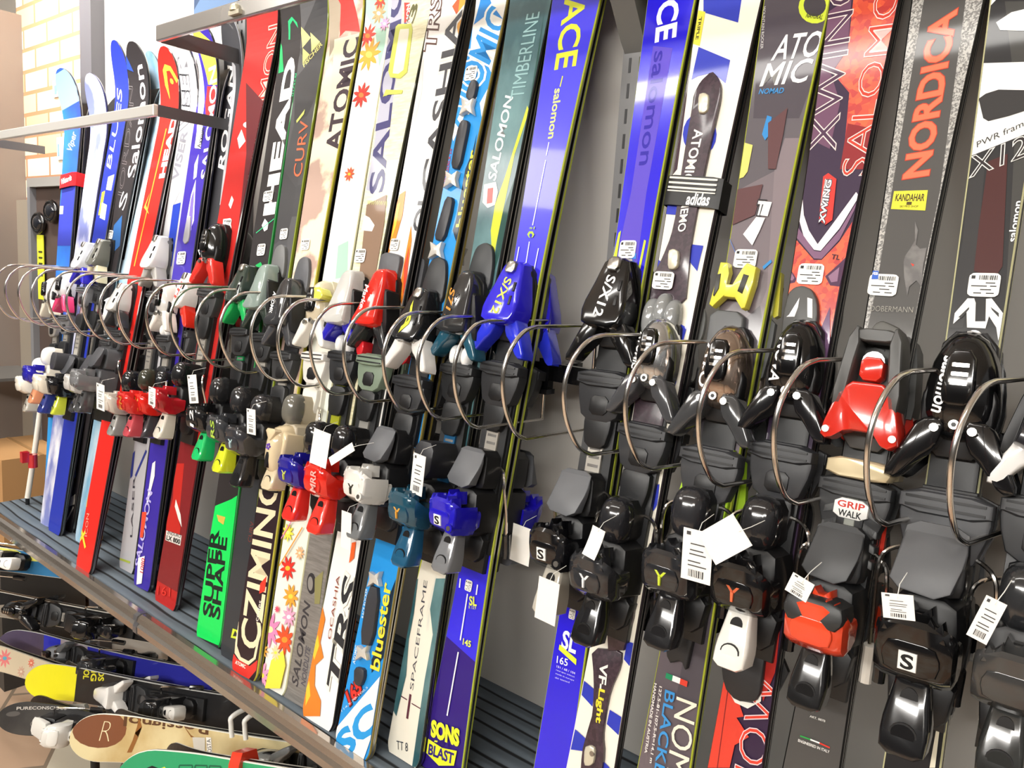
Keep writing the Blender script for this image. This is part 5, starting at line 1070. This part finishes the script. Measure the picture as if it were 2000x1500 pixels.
s.P('#4a4058', [(0, 1200), (85, 1214), (82, 1292), (0, 1290)]); s.P('#9a8e94', [(118, 1215), (172, 1228), (170, 1292), (116, 1290)]); s.P('#1d2ab8', [(85, 1214), (118, 1215), (116, 1290), (82, 1292)])
s.toe(0, 0, '#8e9094', wing='#6a6c70', style='dome', t=.70); s.heel(0, 0, '#2a2b2e', padc='#8a8a88', t=.42)
s.done('navy and grey banded ski lying above the yellow-tipped ski', 'rear ski behind the navy banded one on the lower rack', True, GL)
s = lay('black tip', (20, 1392), .665, (260, 1440), .84, .085, 1.0, nmat('black_scuffed', '#232324', '#3c3a38', 7, .35, .4), '#2a2a2a')
s.T('PURECONSCIOUS', 48, 1381, 128, 1387, 6, '#d8d4cc', 0, .01); s.EL('#5a5856', 43, 1388, 10, 5)
for x, y in ((74, 1412), (84, 1404), (96, 1410), (88, 1418), (104, 1416)): s.EL('#77736e', x, y, 7, 7); s.EL('#2e2d2c', x, y, 5.6, 5.6)
s.heel(0, 0, '#e4e2dc', padc='#d8d6d0', lever='#e4e2dc', t=.80); 
s.raised if 0 else None
s.toe(0, 0, '#1c1d1f', t=.5) if 0 else None
s.done('scuffed black ski with small white lettering lying behind the beige ski', 'rear ski behind the scuffed black one', True, GL)
s = lay('flower lay', (-60, 1268), .72, (180, 1345), .87, .080, .9, '#cdbfa4', '#b9b4a4')
for a in ((8, 1286, 13, '#d87a7a', '#5aa0b8'), (60, 1295, 7, '#d8705a', '#e8c0a0'), (40, 1312, 8, '#c8a08a', '#e0d0b8')): s.flower(*a)
s.done('beige ski with faded pink flowers lying behind the yellow tip', 'rear ski behind the faded flower ski', True, GL)
s = lay('chrome black', (-90, 1165), .66, (300, 1235), .95, .075, 1.05, '#141314', '#e2ded2')
s.P('#8a8276', [(-60, 1185), (70, 1178), (90, 1190), (60, 1228), (-60, 1220)]); s.P('#3d3c3a', [(120, 1195), (160, 1200), (150, 1212), (118, 1206)])
s.toe(0, 0, '#0c0c0e', c2='#0e0e10', wing='#1c1c1e', style='dome', t=.80); s.heel(0, 0, '#101012', padc='#18181a', t=.52)
s.done('glossy black ski with cream edges lying above the navy banded ski', 'rear ski behind the glossy black one with cream edges', True, GL)
s = lay('multi', (-70, 1082), .67, (200, 1120), .88, .07, .85, '#2f74a4', '#d8d8d0', tilt=.3)
s.P('#e8e46a', [(-60, 1060), (15, 1066), (22, 1084), (40, 1080), (60, 1096), (85, 1090), (100, 1104), (120, 1100), (130, 1120), (-40, 1110)][:8]); s.P('#e05a7a', [(-60, 1075), (5, 1078), (14, 1095), (6, 1112), (-60, 1105)])
s.heel(0, 0, '#efede8', lever='#efede8', padc='#1a1a1c', t=.70); s.toe(0, 0, '#1a1a1c', t=.98) if 0 else None
s.done('blue and yellow patterned ski lying topmost on the lower rack', 'rear ski behind the blue and yellow patterned one', True, GL)
s = lay('green', (262, 1520), .62, (640, 1575), .74, .12, 1.0, '#2f9a66', '#e4e2d8')
s.P('#1a1a1a', [(300, 1497), (312, 1491), (326, 1500), (318, 1510), (300, 1510)]); s.P('#d8e03a', [(318, 1500), (330, 1495), (336, 1504), (322, 1508)])
for q in range(3):
    x0 = 353+q*27; y0 = 1494+q*1.2
    for a_ in ((x0, y0, x0+22, y0+1), (x0, y0, x0-3, y0+24), (x0+22, y0+1, x0+20, y0+24)): s.LN('#1c5c42', *a_, 2)
s.done('green ski with white edge lying lowest on the rack, at the bottom edge', 'rear ski behind the green one', True, GL)
tt_ = s.loc(461, 1510)[1]; root = empty('ski_strap', s.M @ Matrix.Translation((0, tt_, 0))); g = G(); q = chai([(-.066, -.03), (.066, -.03), (.066, .02), (-.066, .02)], 1, .15)
g.rings([[(x, v, z) for x, z in q] for v in (-.012, .012)], shiny('#d8402a')); g.build('band', root, 50); props(root, 'orange-red strap around the green ski at the bottom edge', 'strap')
# rack frame under the shelf
root = empty('rack_frame', Matrix.Translation((-1.9, .95, 0)))
def fr(a, b, r=.012, m=None):
    g = G(); tube(g, [Vector(a)-Vector((-1.9, .95, 0)), Vector(b)-Vector((-1.9, .95, 0))], r, m or BLK, 10); g.build('frame_tube', root, 60)
LP = at_y(185, 1450, .84); fr((LP.x, .84, 0), (LP.x, .84, .13)); fr((LP.x, 1.06, 0), (LP.x, 1.06, .66)); fr((-1.05, .84, 0), (-1.05, .84, .66)); fr((-1.05, 1.06, 0), (-1.05, 1.06, .66))
for z in (.12, .3, .45, .58): fr((LP.x, .84 if z < .2 else .98, z), (LP.x, 1.06, z), .008); fr((-1.05, .84, z+.06), (-1.05, 1.06, z+.06), .008)
for z in (.12, .58): fr((LP.x, 1.06, z), (-1.05, 1.06, z), .008)
props(root, 'black tubular rack frame under the shelf that carries the lying skis', 'rack')
for px, py, Y in ((455, 1395, .78), (482, 1400, .80)):
    p = at_y(px, py, Y); root = empty('peg_hook', Matrix.Translation(p)); g = G(); tube(g, smooth_path([(0, .25, .0), (0, .05, .0), (0, 0, -.004), (0, -.004, -.02), (.004, -.004, -.045)], 4), .005, WHT, 8); g.build('hook_wire', root, 60)
    props(root, 'white peg hook under the chrome trim, '+('left' if px < 470 else 'right')+' of two', 'hook')
